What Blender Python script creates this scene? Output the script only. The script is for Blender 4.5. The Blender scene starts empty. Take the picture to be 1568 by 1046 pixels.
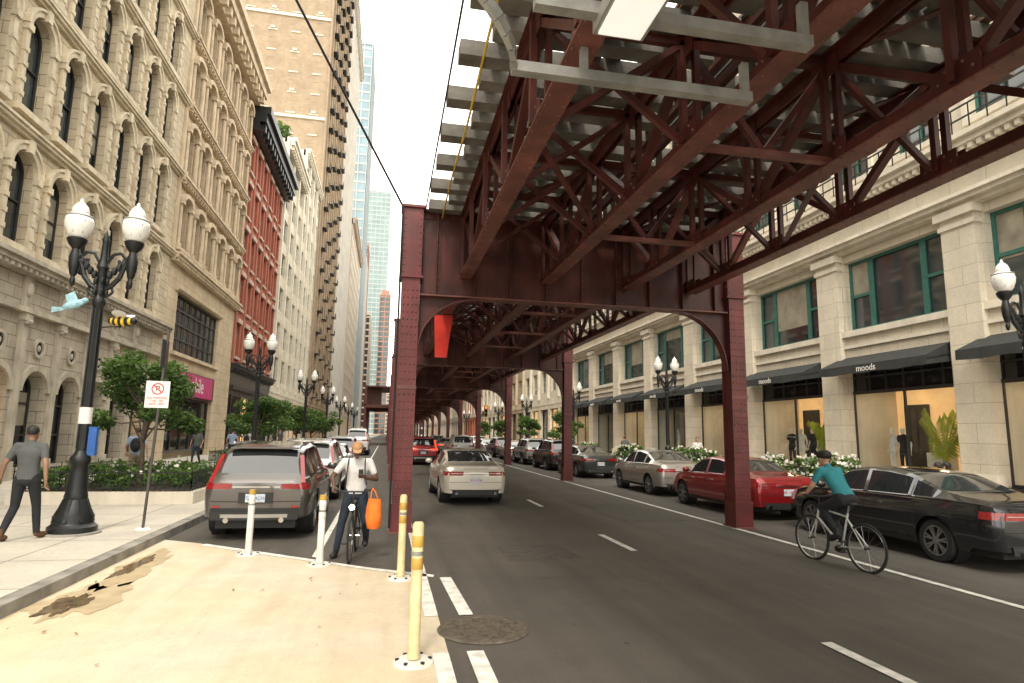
import bpy, bmesh, math, random
from mathutils import Vector, Matrix
rnd=random.Random(7)
V=Vector
# ---------------------------------------------------------------- camera
FPX=950; yaw,pit,roll,H=math.radians(11.2),math.radians(8.5),math.radians(1.0),1.9
F=V((math.sin(yaw)*math.cos(pit),math.cos(yaw)*math.cos(pit),math.sin(pit)))
R=V((math.cos(yaw),-math.sin(yaw),0)); U=R.cross(F)
c,s=math.cos(roll),math.sin(roll)
Rc=R*c+U*s; Uc=U*c-R*s
cd=bpy.data.cameras.new("Camera"); cam=bpy.data.objects.new("Camera",cd); bpy.context.collection.objects.link(cam)
cd.sensor_width=36; cd.lens=FPX/1568*36; cd.clip_end=3000; cd.clip_start=0.05
m=Matrix.Identity(4)
for i in range(3): m[i][0]=Rc[i]; m[i][1]=Uc[i]; m[i][2]=-F[i]
m[2][3]=H
cam.matrix_world=m
sc=bpy.context.scene; sc.camera=cam
sc.view_settings.view_transform='Standard'; sc.view_settings.look='None'; sc.view_settings.exposure=0

# ---------------------------------------------------------------- materials
MC={}
def base(name):
    mt=bpy.data.materials.new(name); mt.use_nodes=True
    return mt,mt.node_tree,mt.node_tree.nodes['Principled BSDF']
def mixc(nt,fac,a,b,mode='MIX'):
    n=nt.nodes.new('ShaderNodeMix'); n.data_type='RGBA'; n.blend_type=mode
    def put(sock,v):
        if isinstance(v,bpy.types.NodeSocket): nt.links.new(v,sock)
        elif isinstance(v,(int,float)): sock.default_value=v
        else: sock.default_value=(*v,1) if len(v)==3 else v
    put(n.inputs[0],fac); put(n.inputs[6],a); put(n.inputs[7],b)
    return n.outputs[2]
def noise(nt,vec,scale,detail=4,rough=.55,dist=0):
    n=nt.nodes.new('ShaderNodeTexNoise'); n.inputs['Scale'].default_value=scale; n.inputs['Detail'].default_value=detail
    n.inputs['Roughness'].default_value=rough; n.inputs['Distortion'].default_value=dist
    nt.links.new(vec,n.inputs['Vector']); return n.outputs['Fac']
def ramp(nt,fac,p0,p1,c0=(0,0,0),c1=(1,1,1)):
    n=nt.nodes.new('ShaderNodeValToRGB'); e=n.color_ramp.elements
    e[0].position=p0; e[1].position=p1; e[0].color=(*c0,1); e[1].color=(*c1,1)
    nt.links.new(fac,n.inputs[0]); return n.outputs[0]
def pos(nt,sc_=None):
    g=nt.nodes.new('ShaderNodeNewGeometry').outputs['Position']
    if sc_:
        mp=nt.nodes.new('ShaderNodeMapping'); mp.inputs['Scale'].default_value=sc_; nt.links.new(g,mp.inputs[0]); return mp.outputs[0]
    return g
def bump(nt,p,h,st=.3,dist=.02):
    b=nt.nodes.new('ShaderNodeBump'); b.inputs['Strength'].default_value=st; b.inputs['Distance'].default_value=dist
    nt.links.new(h,b.inputs['Height']); nt.links.new(b.outputs[0],p.inputs['Normal'])
def M(name,col,rough=.7,metal=0,var=.2,vs=2.5,bmp=0,bs=25,coat=0,emit=None,es=0,alpha=1,spec=.5,streak=0,nosample=True,rust=None):
    if name in MC: return MC[name]
    mt,nt,p=base(name)
    g=pos(nt)
    f1=noise(nt,g,vs)
    lo=tuple(x*(1-var) for x in col); hi=tuple(min(1,x*(1+var)) for x in col)
    cc=ramp(nt,f1,.3,.7,lo,hi)
    if streak:
        f2=noise(nt,pos(nt,(3,3,.25)),1.2,5)
        cc=mixc(nt,ramp(nt,f2,.45,.75,(0,0,0),(streak,)*3),cc,tuple(x*.4 for x in col))
    if rust:
        f3=noise(nt,g,3.3,8,.75); cc=mixc(nt,ramp(nt,f3,.52,.64,(0,0,0),(.75,)*3),cc,rust)
    nt.links.new(cc,p.inputs['Base Color'])
    p.inputs['Roughness'].default_value=rough; p.inputs['Metallic'].default_value=metal
    p.inputs['Coat Weight'].default_value=coat; p.inputs['Coat Roughness'].default_value=.05
    p.inputs['Specular IOR Level'].default_value=spec
    if emit:
        p.inputs['Emission Color'].default_value=(*emit,1); p.inputs['Emission Strength'].default_value=es
        if nosample: mt.cycles.emission_sampling='NONE'
    if bmp: bump(nt,p,noise(nt,g,bs,5,.6),bmp)
    MC[name]=mt; return mt
def masonry(name,c1,c2,mo,bw,bh,ms=.012,grime=.35,rough=.85,bst=.5,flat=False):
    if name in MC: return MC[name]
    mt,nt,p=base(name)
    g=pos(nt); sp=nt.nodes.new('ShaderNodeSeparateXYZ'); nt.links.new(g,sp.inputs[0])
    cb=nt.nodes.new('ShaderNodeCombineXYZ')
    if flat:
        nt.links.new(sp.outputs[0],cb.inputs[0]); nt.links.new(sp.outputs[1],cb.inputs[1])
    else:
        ad=nt.nodes.new('ShaderNodeMath'); nt.links.new(sp.outputs[0],ad.inputs[0]); nt.links.new(sp.outputs[1],ad.inputs[1])
        nt.links.new(ad.outputs[0],cb.inputs[0]); nt.links.new(sp.outputs[2],cb.inputs[1])
    b=nt.nodes.new('ShaderNodeTexBrick'); nt.links.new(cb.outputs[0],b.inputs['Vector'])
    b.inputs['Scale'].default_value=1; b.inputs['Brick Width'].default_value=bw; b.inputs['Row Height'].default_value=bh
    b.inputs['Mortar Size'].default_value=ms; b.inputs['Mortar Smooth'].default_value=.2; b.inputs['Bias'].default_value=0
    if flat: b.offset=0
    b.inputs['Color1'].default_value=(*c1,1); b.inputs['Color2'].default_value=(*c2,1); b.inputs['Mortar'].default_value=(*mo,1)
    n1=noise(nt,g,.8,6,.65); n2=noise(nt,g,18,4)
    cc=mixc(nt,1.0,b.outputs['Color'],ramp(nt,n1,.25,.7,(1-grime,)*3,(1.08,1.06,1.02)),'MULTIPLY')
    cc=mixc(nt,1.0,cc,ramp(nt,n2,.2,.8,(.86,)*3,(1.1,)*3),'MULTIPLY')
    if flat:
        vo=nt.nodes.new('ShaderNodeTexVoronoi'); vo.inputs['Scale'].default_value=3.5; nt.links.new(g,vo.inputs['Vector'])
        cc=mixc(nt,1.0,cc,ramp(nt,vo.outputs['Distance'],.05,.085,(.65,)*3,(1,)*3),'MULTIPLY')
    else:
        st=noise(nt,pos(nt,(2.5,2.5,.2)),1,5,.6)
        cc=mixc(nt,ramp(nt,st,.5,.8,(0,0,0),(grime,)*3),cc,tuple(x*.4 for x in c1))
    nt.links.new(cc,p.inputs['Base Color']); p.inputs['Roughness'].default_value=rough
    hb=nt.nodes.new('ShaderNodeMath'); hb.operation='SUBTRACT'
    nm=nt.nodes.new('ShaderNodeMath'); nm.operation='MULTIPLY'; nm.inputs[1].default_value=.35; nt.links.new(n2,nm.inputs[0])
    nt.links.new(nm.outputs[0],hb.inputs[0]); nt.links.new(b.outputs['Fac'],hb.inputs[1])
    bump(nt,p,hb.outputs[0],bst,.02)
    MC[name]=mt; return mt

STEEL=M('maroon_steel_paint',(.078,.0185,.0145),.45,0,.4,1.5,.15,30,streak=.6,spec=.4,rust=(.05,.022,.014))
STEELC=M('maroon_column_paint',(.135,.026,.026),.42,0,.3,1.5,.2,30,streak=.5,spec=.45,rust=(.075,.026,.018))
STEEL2=M('maroon_steel_faded_and_lit',(.165,.058,.045),.5,0,.35,2,.15,30,streak=.5,rust=(.10,.045,.028))  # ground bounce on chord undersides is put into this paler colour
TIE=M('weathered_timber',(.13,.12,.105),.9,0,.45,2,.5,12)
RAIL=M('rail_steel',(.18,.12,.09),.5,.6)
GREY=M('galvanised_steel',(.30,.30,.28),.5,.3,.25,5,.1)
YEL=M('yellow_cable',(.6,.42,.06),.5)
BLACK=M('black_iron',(.013,.015,.016),.42,.2,.3,8,.15,60)
DARK=M('dark_interior',(.012,.011,.010),.7)
CABLE=M('cable_black',(.01,.01,.01),.6)
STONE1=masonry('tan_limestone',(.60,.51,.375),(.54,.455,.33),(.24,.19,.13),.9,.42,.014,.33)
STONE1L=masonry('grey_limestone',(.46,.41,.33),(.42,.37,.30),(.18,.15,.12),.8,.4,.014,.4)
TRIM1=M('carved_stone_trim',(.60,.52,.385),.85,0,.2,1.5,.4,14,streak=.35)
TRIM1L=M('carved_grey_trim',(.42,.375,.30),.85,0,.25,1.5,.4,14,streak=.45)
STONE2=masonry('warm_stone',(.60,.485,.34),(.55,.445,.31),(.26,.2,.14),1.2,.6,.01,.33)
TRIM2=M('warm_trim',(.56,.455,.32),.85,0,.2,1.5,.4,14,streak=.4)
BRICK=masonry('red_brick',(.44,.10,.055),(.36,.08,.045),(.28,.19,.14),.24,.08,.009,.25)
CREAM=masonry('cream_terracotta',(.66,.61,.51),(.62,.57,.47),(.35,.31,.25),1.2,.6,.01,.2,.6)
CREAMT=M('cream_trim',(.66,.61,.50),.7,0,.12,1,.2,14,streak=.2)
RSTONE=masonry('pale_limestone',(.66,.60,.50),(.62,.56,.46),(.36,.33,.27),1.3,.62,.009,.2)
RTRIM=M('pale_limestone_trim',(.66,.60,.50),.8,0,.13,1.2,.25,14,streak=.25)
TANB=masonry('tan_brick',(.40,.31,.215),(.36,.275,.19),(.29,.23,.165),.5,.2,.012,.28)
TANB2=M('tan_far_wall_hazed',(.50,.43,.35),.85,0,.12,.3)  # far walls made paler: distance haze is put into their colours
PALEW=M('pale_far_wall_hazed',(.56,.53,.48),.85,0,.1,.3)
BROWNW=M('brown_far_wall_hazed',(.33,.19,.145),.85,0,.12,.3)
TEAL=M('teal_frame',(.035,.135,.11),.5,0,.2,4)
WFRAME=M('pale_window_frame',(.5,.47,.4),.6)
DFRAME=M('dark_window_frame',(.03,.028,.026),.5)
GLASS=M('window_glass',(.035,.045,.048),.04,0,.5,.35,0,coat=0,spec=1.0)
GLASS2=M('window_glass_dark',(.016,.017,.018),.05,0,.5,.5,spec=.8)
GLASSF=M('curtain_wall_glass',(.20,.29,.34),.15,.0,.25,.12,spec=.8)
GLASSG=M('green_tower_glass',(.19,.27,.26),.18,.0,.25,.1,spec=.8)
BLIND=M('window_blind',(.30,.27,.21),.35,0,.35,1.5,spec=.8)
WHITEP=M('road_paint_white',(.66,.64,.59),.75,0,.3,7)
BLKPANEL=M('black_shopfront',(.012,.011,.011),.25,0,.3,2)
WARMWALL=M('shop_display_wall_glow',(.7,.42,.16),.8,0,.35,1.1,emit=(1,.58,.24),es=.62)  # wall itself glows, standing in for the light inside the shops
WARMFLR=M('shop_display_floor',(.5,.38,.25),.6)
LAMPE=M('shop_downlight',(1,.9,.7),.5,emit=(1,.80,.52),es=24,nosample=False)
AWN=M('awning_canvas',(.025,.028,.027),.9,0,.3,3,.3,60)
MAG=M('magenta_sign',(.46,.035,.16),.5)
WHITE=M('white_enamel',(.72,.71,.68),.5,0,.05)
RED=M('red_enamel',(.6,.03,.03),.4)
SKYB=M('pale_blue_plastic',(.30,.50,.58),.5,0,.3,12)
BLUE=M('blue_plastic',(.02,.10,.34),.5)
ORANGE=M('orange_fabric',(.78,.17,.015),.75,0,.2,8,.3)
GLOBE=M('lamp_globe_glass',(.80,.79,.75),.25,0,.1,14,spec=.8)
BARK=M('bark',(.10,.075,.055),.9,0,.35,12,.6,30)
def leafmat(name,col):
    mt,nt,p=base(name); f1=noise(nt,pos(nt),6)
    cc=ramp(nt,f1,.3,.7,tuple(x*.7 for x in col),tuple(x*1.3 for x in col)); nt.links.new(cc,p.inputs['Base Color']); p.inputs['Roughness'].default_value=.55
    tr=nt.nodes.new('ShaderNodeBsdfTranslucent'); nt.links.new(cc,tr.inputs[0]); mx=nt.nodes.new('ShaderNodeMixShader'); mx.inputs[0].default_value=.35
    nt.links.new(p.outputs[0],mx.inputs[1]); nt.links.new(tr.outputs[0],mx.inputs[2]); nt.links.new(mx.outputs[0],nt.nodes['Material Output'].inputs[0]); return mt
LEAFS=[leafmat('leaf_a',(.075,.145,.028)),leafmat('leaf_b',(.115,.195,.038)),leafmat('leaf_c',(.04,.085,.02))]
SOIL=M('soil',(.05,.035,.025),.95,0,.3,10,.5)
FLOWER=M('white_petals',(.8,.78,.72),.6)
def transglass():
    mt=bpy.data.materials.new('shop_glass'); mt.use_nodes=True; nt=mt.node_tree; nt.nodes.clear()
    o=nt.nodes.new('ShaderNodeOutputMaterial'); mx=nt.nodes.new('ShaderNodeMixShader'); t=nt.nodes.new('ShaderNodeBsdfTransparent'); g=nt.nodes.new('ShaderNodeBsdfGlossy')
    g.inputs['Roughness'].default_value=.02; t.inputs[0].default_value=(.9,.92,.9,1)
    lw=nt.nodes.new('ShaderNodeLayerWeight'); lw.inputs['Blend'].default_value=.3
    fc=ramp(nt,lw.outputs['Facing'],.2,1.0,(.06,)*3,(.45,)*3)
    nt.links.new(fc,mx.inputs[0]); nt.links.new(t.outputs[0],mx.inputs[1]); nt.links.new(g.outputs[0],mx.inputs[2]); nt.links.new(mx.outputs[0],o.inputs[0])
    return mt
SHOPG=transglass()

# ---------------------------------------------------------------- mesh builder
class B:
    def __init__(s,name): s.name=name; s.parts={}; s.order=[]; s.part('body')
    def part(s,n):
        if n not in s.parts: s.parts[n]=([],[],[],[]); s.order.append(n)
        s.cur=s.parts[n]; return s
    def add(s,vs,fs,mat):
        v,f,mi,ms=s.cur
        if mat not in ms: ms.append(mat)
        k=ms.index(mat); o=len(v)
        v.extend([tuple(p) for p in vs]); f.extend([tuple(i+o for i in q) for q in fs]); mi.extend([k]*len(fs))
    def poly(s,pts,mat): s.add(pts,[tuple(range(len(pts)))],mat)
    def box(s,x0,y0,z0,x1,y1,z1,mat):
        s.add([(x0,y0,z0),(x1,y0,z0),(x1,y1,z0),(x0,y1,z0),(x0,y0,z1),(x1,y0,z1),(x1,y1,z1),(x0,y1,z1)],
              [(3,2,1,0),(4,5,6,7),(0,1,5,4),(1,2,6,5),(2,3,7,6),(3,0,4,7)],mat)
    def boxP(s,P,u0,u1,v0,v1,d0,d1,mat):
        s.add([P(u0,v0,d0),P(u1,v0,d0),P(u1,v1,d0),P(u0,v1,d0),P(u0,v0,d1),P(u1,v0,d1),P(u1,v1,d1),P(u0,v1,d1)],
              [(3,2,1,0),(4,5,6,7),(0,1,5,4),(1,2,6,5),(2,3,7,6),(3,0,4,7)],mat)
    def beam(s,p,q,w,h,mat,up=(0,0,1)):
        p=V(p);q=V(q); d=(q-p).normalized(); up=V(up)
        if abs(d.dot(up))>.98: up=V((1,0,0))
        a=d.cross(up).normalized()*(w/2); b=a.cross(d).normalized()*(h/2)
        s.add([p-a-b,p+a-b,p+a+b,p-a+b,q-a-b,q+a-b,q+a+b,q-a+b],[(3,2,1,0),(4,5,6,7),(0,1,5,4),(1,2,6,5),(2,3,7,6),(3,0,4,7)],mat)
    def cyl(s,p,q,r0,r1,n,mat,caps=True):
        p=V(p);q=V(q); d=(q-p).normalized(); up=V((0,0,1)) if abs(d.z)<.9 else V((1,0,0))
        a=d.cross(up).normalized(); b=d.cross(a)
        vs=[]
        for (c_,r) in ((p,r0),(q,r1)):
            for i in range(n):
                t=2*math.pi*i/n; vs.append(c_+a*math.cos(t)*r+b*math.sin(t)*r)
        fs=[(i,(i+1)%n,n+(i+1)%n,n+i) for i in range(n)]
        if caps: fs+= [tuple(range(n-1,-1,-1)),tuple(range(n,2*n))]
        s.add(vs,fs,mat)
    def tube(s,pts,r,n,mat):
        for i in range(len(pts)-1):
            a=r[i] if isinstance(r,(list,tuple)) else r; b=r[i+1] if isinstance(r,(list,tuple)) else r
            s.cyl(pts[i],pts[i+1],a,b,n,mat,True)
    def lathe(s,c_,prof,n,mat,axis=(0,0,1),sq=1):
        c_=V(c_); ax=V(axis).normalized(); up=V((1,0,0)) if abs(ax.x)<.9 else V((0,1,0))
        a=(up-ax*up.dot(ax)).normalized(); b=ax.cross(a); vs=[]; fs=[]
        for (r,z) in prof:
            for i in range(n):
                t=2*math.pi*i/n; vs.append(c_+ax*z+a*math.cos(t)*r+b*math.sin(t)*r*sq)
        for j in range(len(prof)-1):
            for i in range(n): fs.append((j*n+i,j*n+(i+1)%n,(j+1)*n+(i+1)%n,(j+1)*n+i))
        s.add(vs,fs,mat)
    def ell(s,c_,r,mat,n=12,m_=8,rot=None):
        c_=V(c_); vs=[];fs=[]
        for j in range(m_+1):
            ph=math.pi*j/m_
            for i in range(n):
                t=2*math.pi*i/n; p=V((r[0]*math.sin(ph)*math.cos(t),r[1]*math.sin(ph)*math.sin(t),r[2]*math.cos(ph)))
                if rot: p=rot@p
                vs.append(c_+p)
        for j in range(m_):
            for i in range(n): fs.append((j*n+i,j*n+(i+1)%n,(j+1)*n+(i+1)%n,(j+1)*n+i))
        s.add(vs,fs,mat)
    def build(s,loc=(0,0,0),rotz=0,local=True,smooth=True):
        loc=V(loc); objs=[]
        parts=[n for n in s.order if s.parts[n][0]]
        root=None
        if len(parts)>1:
            root=bpy.data.objects.new(s.name,None); bpy.context.collection.objects.link(root)
            root.empty_display_size=.3; root.location=loc; root.rotation_euler=(0,0,rotz)
        for n in parts:
            v,f,mi,ms=s.parts[n]
            if not local: v=[tuple(V(p)-loc) for p in v]
            me=bpy.data.meshes.new(s.name+'_'+n); me.from_pydata(v,[],f)
            for q in ms: me.materials.append(q)
            me.polygons.foreach_set('material_index',mi)
            if smooth:
                me.polygons.foreach_set('use_smooth',[True]*len(f))
                me.update(); me.set_sharp_from_angle(angle=math.radians(38))
            me.update()
            o=bpy.data.objects.new(n if root else s.name,me); bpy.context.collection.objects.link(o)
            if root: o.parent=root
            else: o.location=loc; o.rotation_euler=(0,0,rotz)
            objs.append(o)
        return root or objs[0]
def dup(root,loc,rotz=0,name=None):
    o=root.copy(); bpy.context.collection.objects.link(o); o.location=loc; o.rotation_euler=(0,0,rotz)
    for ch in root.children:
        k=ch.copy(); bpy.context.collection.objects.link(k); k.parent=o
    return o
def text(b,st,size,Mx,mat,ext=.004):
    cu=bpy.data.curves.new('t','FONT'); cu.body=st; cu.size=size; cu.extrude=ext; cu.align_x='CENTER'; cu.align_y='CENTER'; cu.resolution_u=3
    o=bpy.data.objects.new('t',cu); bpy.context.collection.objects.link(o)
    dg=bpy.context.evaluated_depsgraph_get(); me=bpy.data.meshes.new_from_object(o.evaluated_get(dg))
    b.add([Mx@v.co for v in me.vertices],[tuple(p.vertices) for p in me.polygons],mat)
    bpy.data.objects.remove(o); bpy.data.curves.remove(cu); bpy.data.meshes.remove(me)

# ---------------------------------------------------------------- facade tools
def cell(b,P,u0,u1,v0,v1,a0,a1,b0,b1,rise,dep,m,n=10):
    q=lambda A,mm=m:b.poly([P(*x) for x in A],mm)
    if a0>u0: q([(u0,v0,0),(a0,v0,0),(a0,v1,0),(u0,v1,0)])
    if u1>a1: q([(a1,v0,0),(u1,v0,0),(u1,v1,0),(a1,v1,0)])
    if b0>v0: q([(a0,v0,0),(a1,v0,0),(a1,b0,0),(a0,b0,0)])
    sp=b1-rise
    q([(a0,b0,0),(a1,b0,0),(a1,b0,-dep),(a0,b0,-dep)])
    q([(a0,b0,0),(a0,b0,-dep),(a0,sp,-dep),(a0,sp,0)]); q([(a1,b0,0),(a1,b0,-dep),(a1,sp,-dep),(a1,sp,0)])
    if rise<=0:
        if v1>b1: q([(a0,b1,0),(a1,b1,0),(a1,v1,0),(a0,v1,0)])
        q([(a0,b1,0),(a1,b1,0),(a1,b1,-dep),(a0,b1,-dep)])
    else:
        cu=(a0+a1)/2; hw=(a1-a0)/2
        pts=[(cu-hw*math.cos(math.pi*i/n),sp+rise*math.sin(math.pi*i/n)) for i in range(n+1)]
        for i in range(n):
            (x0,z0),(x1,z1)=pts[i],pts[i+1]
            q([(x0,z0,0),(x1,z1,0),(x1,v1,0),(x0,v1,0)]); q([(x0,z0,0),(x1,z1,0),(x1,z1,-dep),(x0,z0,-dep)])
def window(b,P,a0,a1,b0,b1,rise,dep,fm,gm,nu=1,nv=2,fw=.07,blind=0.3,n=10):
    sp=b1-rise; cu=(a0+a1)/2; hw=(a1-a0)/2
    pts=[(a0,b0),(a1,b0)]
    if rise>0: pts+=[(cu+hw*math.cos(math.pi*i/n),sp+rise*math.sin(math.pi*i/n)) for i in range(n+1)]
    else: pts+=[(a1,b1),(a0,b1)]
    tl=rnd.uniform(-.012,.012); tl2=rnd.uniform(-.01,.01)
    b.poly([P(x,z,-dep-.014+tl*(x-cu)+tl2*(z-b0)*.5) for x,z in pts],gm)
    if rnd.random()<blind:
        t=rnd.uniform(.2,.8); zt=sp
        b.poly([P(a0+fw,zt,-dep+.006),P(a1-fw,zt,-dep+.006),P(a1-fw,zt-(zt-b0)*t,-dep+.006),P(a0+fw,zt-(zt-b0)*t,-dep+.006)],BLIND)
    d0,d1=-dep+.01,-dep+.07
    b.boxP(P,a0,a0+fw,b0,sp,d0,d1,fm); b.boxP(P,a1-fw,a1,b0,sp,d0,d1,fm)
    b.boxP(P,a0+fw,a1-fw,b0,b0+fw,d0,d1,fm)
    if rise<=0: b.boxP(P,a0+fw,a1-fw,b1-fw,b1,d0,d1,fm)
    else:
        for i in range(n):
            t0,t1=math.pi*i/n,math.pi*(i+1)/n; k=1-fw/hw
            A=[(cu-hw*math.cos(t),sp+rise*math.sin(t)) for t in (t0,t1)]; C=[(cu-hw*k*math.cos(t),sp+rise*k*math.sin(t)) for t in (t1,t0)]
            b.poly([P(x,z,d1) for x,z in A+C],fm)
            b.poly([P(*C[0],d1),P(*C[1],d1),P(*C[1],d0),P(*C[0],d0)],fm)
    for i in range(1,nu):
        x=a0+(a1-a0)*i/nu; b.boxP(P,x-fw/2,x+fw/2,b0+fw,b1-fw*.8,d0,d1-.004,fm)
    for i in range(1,nv):
        z=b0+(sp-b0 if rise<=0 else b1-b0)*i/nv; b.boxP(P,a0+fw,a1-fw,z-fw/2,z+fw/2,d0,d1-.008,fm)
def arch_ring(b,P,cu,sp,r0,r1,ry0,ry1,d0,d1,mat,n=12):
    for i in range(n):
        t0,t1=math.pi*i/n,math.pi*(i+1)/n
        q=lambda t,r,ry:(cu-r*math.cos(t),sp+ry*math.sin(t))
        a,b_,c_,d_=q(t0,r0,ry0),q(t1,r0,ry0),q(t1,r1,ry1),q(t0,r1,ry1)
        b.poly([P(*a,d1),P(*b_,d1),P(*c_,d1),P(*d_,d1)],mat)
        b.poly([P(*a,d0),P(*b_,d0),P(*b_,d1),P(*a,d1)],mat)
        b.poly([P(*d_,d0),P(*c_,d0),P(*c_,d1),P(*d_,d1)],mat)
def cornice(b,P,u0,u1,z0,z1,d,mat,dent=0,dw=.12):
    h=z1-z0
    b.boxP(P,u0,u1,z0,z0+h*.35,-.02,d*.45,mat); b.boxP(P,u0-.002,u1+.002,z0+h*.35,z0+h*.7,-.02,d*.8,mat); b.boxP(P,u0-.004,u1+.004,z0+h*.7,z1,-.02,d,mat)
    if dent:
        x=u0+dw
        while x<u1-dw:
            b.boxP(P,x,x+dw,z0+h*.02,z0+h*.36,d*.44,d*.72,mat); x+=dent
def shell(b,xf,sgn,y0,y1,h,dep,mat,back=22,zlow=0,lowdep=0):
    f=xf-sgn*(dep+.12)
    x0,x1=sorted((f,xf-sgn*back))
    b.box(x0,y0+.003,zlow,x1,y1-.003,h,mat)
    if zlow>0:
        f2=xf-sgn*lowdep; x0,x1=sorted((f2,xf-sgn*back)); b.box(x0,y0+.003,0,x1,y1-.003,zlow,mat)
    ee=xf-sgn*(dep+.13)
    for y in (y0,y1): b.poly([(xf,y,0),(ee,y,0),(ee,y,h),(xf,y,h)],mat)
    b.poly([(xf,y0,h),(xf,y1,h),(ee,y1,h),(ee,y0,h)],mat)
PL=lambda X:(lambda u,v,d:(X+d,u,v))
PR=lambda X:(lambda u,v,d:(X-d,u,v))
XL=-12.0; XR=18.0

# ================================================================ GROUND
def sheet(name,poly,z,mat):
    b=B(name); b.poly([(x,y,z) for x,y in poly],mat); return b.build(smooth=False)
def asphalt():
    mt,nt,p=base('asphalt'); g=pos(nt)
    a=noise(nt,g,.45,6,.7); b_=noise(nt,g,90,3,.7); st=noise(nt,pos(nt,(2.2,.12,1)),1.3,4)
    cc=ramp(nt,a,.3,.72,(.066,.058,.049),(.104,.092,.077))
    cc=mixc(nt,1,cc,ramp(nt,b_,.3,.75,(.55,)*3,(1.45,)*3),'MULTIPLY')
    cc=mixc(nt,1,cc,ramp(nt,st,.3,.75,(.80,)*3,(1.2,)*3),'MULTIPLY')
    wn=nt.nodes.new('ShaderNodeTexNoise'); wn.inputs['Scale'].default_value=1.6; wn.inputs['Detail'].default_value=5; nt.links.new(g,wn.inputs[0])
    ad=nt.nodes.new('ShaderNodeVectorMath'); ad.operation='ADD'; nt.links.new(g,ad.inputs[0]); nt.links.new(wn.outputs[1],ad.inputs[1])
    vo=nt.nodes.new('ShaderNodeTexVoronoi'); vo.feature='DISTANCE_TO_EDGE'; vo.inputs['Scale'].default_value=.2
    nt.links.new(ad.outputs[0],vo.inputs['Vector'])
    msk=ramp(nt,noise(nt,g,.5,3),.5,.6)
    crk=ramp(nt,vo.outputs[0],.0,.0035,(.55,)*3,(1,1,1))
    cc=mixc(nt,msk,cc,mixc(nt,1,cc,crk,'MULTIPLY'))
    v2=nt.nodes.new('ShaderNodeTexVoronoi'); v2.inputs['Scale'].default_value=2.2; nt.links.new(g,v2.inputs['Vector'])
    cc=mixc(nt,1,cc,ramp(nt,v2.outputs['Distance'],.04,.09,(.6,)*3,(1,)*3),'MULTIPLY')
    nt.links.new(cc,p.inputs['Base Color']); p.inputs['Roughness'].default_value=.8
    bump(nt,p,b_,.5,.006); return mt
ASPH=asphalt()
def tanmat():
    mt,nt,p=base('tan_paved_lane'); g=pos(nt)
    a=noise(nt,g,.35,5,.6); b_=noise(nt,g,70,3,.7); c_=noise(nt,g,2.5,6,.7)
    cc=ramp(nt,a,.35,.65,(.60,.535,.43),(.62,.495,.33))
    cc=mixc(nt,1,cc,ramp(nt,b_,.25,.75,(.84,)*3,(1.12,)*3),'MULTIPLY')
    cc=mixc(nt,1,cc,ramp(nt,c_,.3,.7,(.88,)*3,(1.06,)*3),'MULTIPLY')
    st=noise(nt,pos(nt,(2.5,.3,1)),1.5,5); cc=mixc(nt,1,cc,ramp(nt,st,.45,.8,(1,)*3,(.84,.82,.78)),'MULTIPLY')
    v2=nt.nodes.new('ShaderNodeTexVoronoi'); v2.inputs['Scale'].default_value=3.1; nt.links.new(g,v2.inputs['Vector'])
    cc=mixc(nt,1,cc,ramp(nt,v2.outputs['Distance'],.03,.055,(.6,)*3,(1,)*3),'MULTIPLY')
    nt.links.new(cc,p.inputs['Base Color']); p.inputs['Roughness'].default_value=.85; bump(nt,p,b_,.4,.005); return mt
TANP=tanmat()
WALK=masonry('concrete_pavement',(.53,.495,.43),(.49,.455,.395),(.26,.235,.20),1.6,1.6,.018,.2,.85,.35,flat=True)
KERB=M('kerb_stone',(.24,.225,.195),.85,0,.35,3,.3,20)
sheet('ground',[(-700,-300),(700,-300),(700,1500),(-700,1500)],-.01,M('city_ground',(.2,.19,.17),.9))
sheet('road',[(-3.65,-20),(11.2,-20),(11.2,600),(-3.65,600)],0,ASPH)
sheet('painted_kerb_lane',[(-3.65,-6),(.62,-6),(.62,8.75),(-.15,9.25),(-2.4,11.1),(-3.0,11.6),(-3.65,12.0)],.004,TANP)
b=B('pavement'); b.box(-30,-20,0,-3.83,600,.14,WALK); b.build(smooth=False)
b=B('pavement'); b.box(11.38,-20,0,40,600,.14,WALK); b.build(smooth=False)
for x0,x1 in ((-3.83,-3.65),(11.2,11.38)):
    b=B('kerb'); y=-20
    while y<160:
        L=3.0; b.box(x0,y,0,x1,y+L-.012,.135+rnd.uniform(-.003,.003),KERB); y+=L
    b.box(x0,160,0,x1,600,.135,KERB)
    b.build(smooth=False)
def mark(b,pts,z=.010): b.poly([(x,y,z) for x,y in pts],WHITEP)
b=B('road_markings')
for y0,y1 in ((-3,5.75),(6.85,8.6)):
    mark(b,[(.48,y0),(.62,y0),(.62,y1),(.48,y1)]); mark(b,[(.84,y0),(.99,y0),(.93,y1),(.78,y1)])
mark(b,[(.50,8.6),(.62,8.6),(.62,80),(.50,80)])
mark(b,[(-.15,9.18),(.70,8.62),(.72,8.76),(-.15,9.32)]); mark(b,[(-2.9,11.35),(-.15,9.18),(-.15,9.32),(-2.85,11.5)])
mark(b,[(-1.02,10.2),(-.92,10.1),(-.92,90),(-1.02,90)])
mark(b,[(7.3,-10),(7.42,-10),(7.42,130),(7.3,130)])
y=-8.9
while y<200:
    if not(-2<y<1): mark(b,[(4.1,y),(4.22,y),(4.22,y+1.7),(4.1,y+1.7)])
    y+=6.35
b.build(smooth=False)
PATCH=M('asphalt_patch',(.072,.064,.055),.85,0,.25,6,.3,60)
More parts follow.
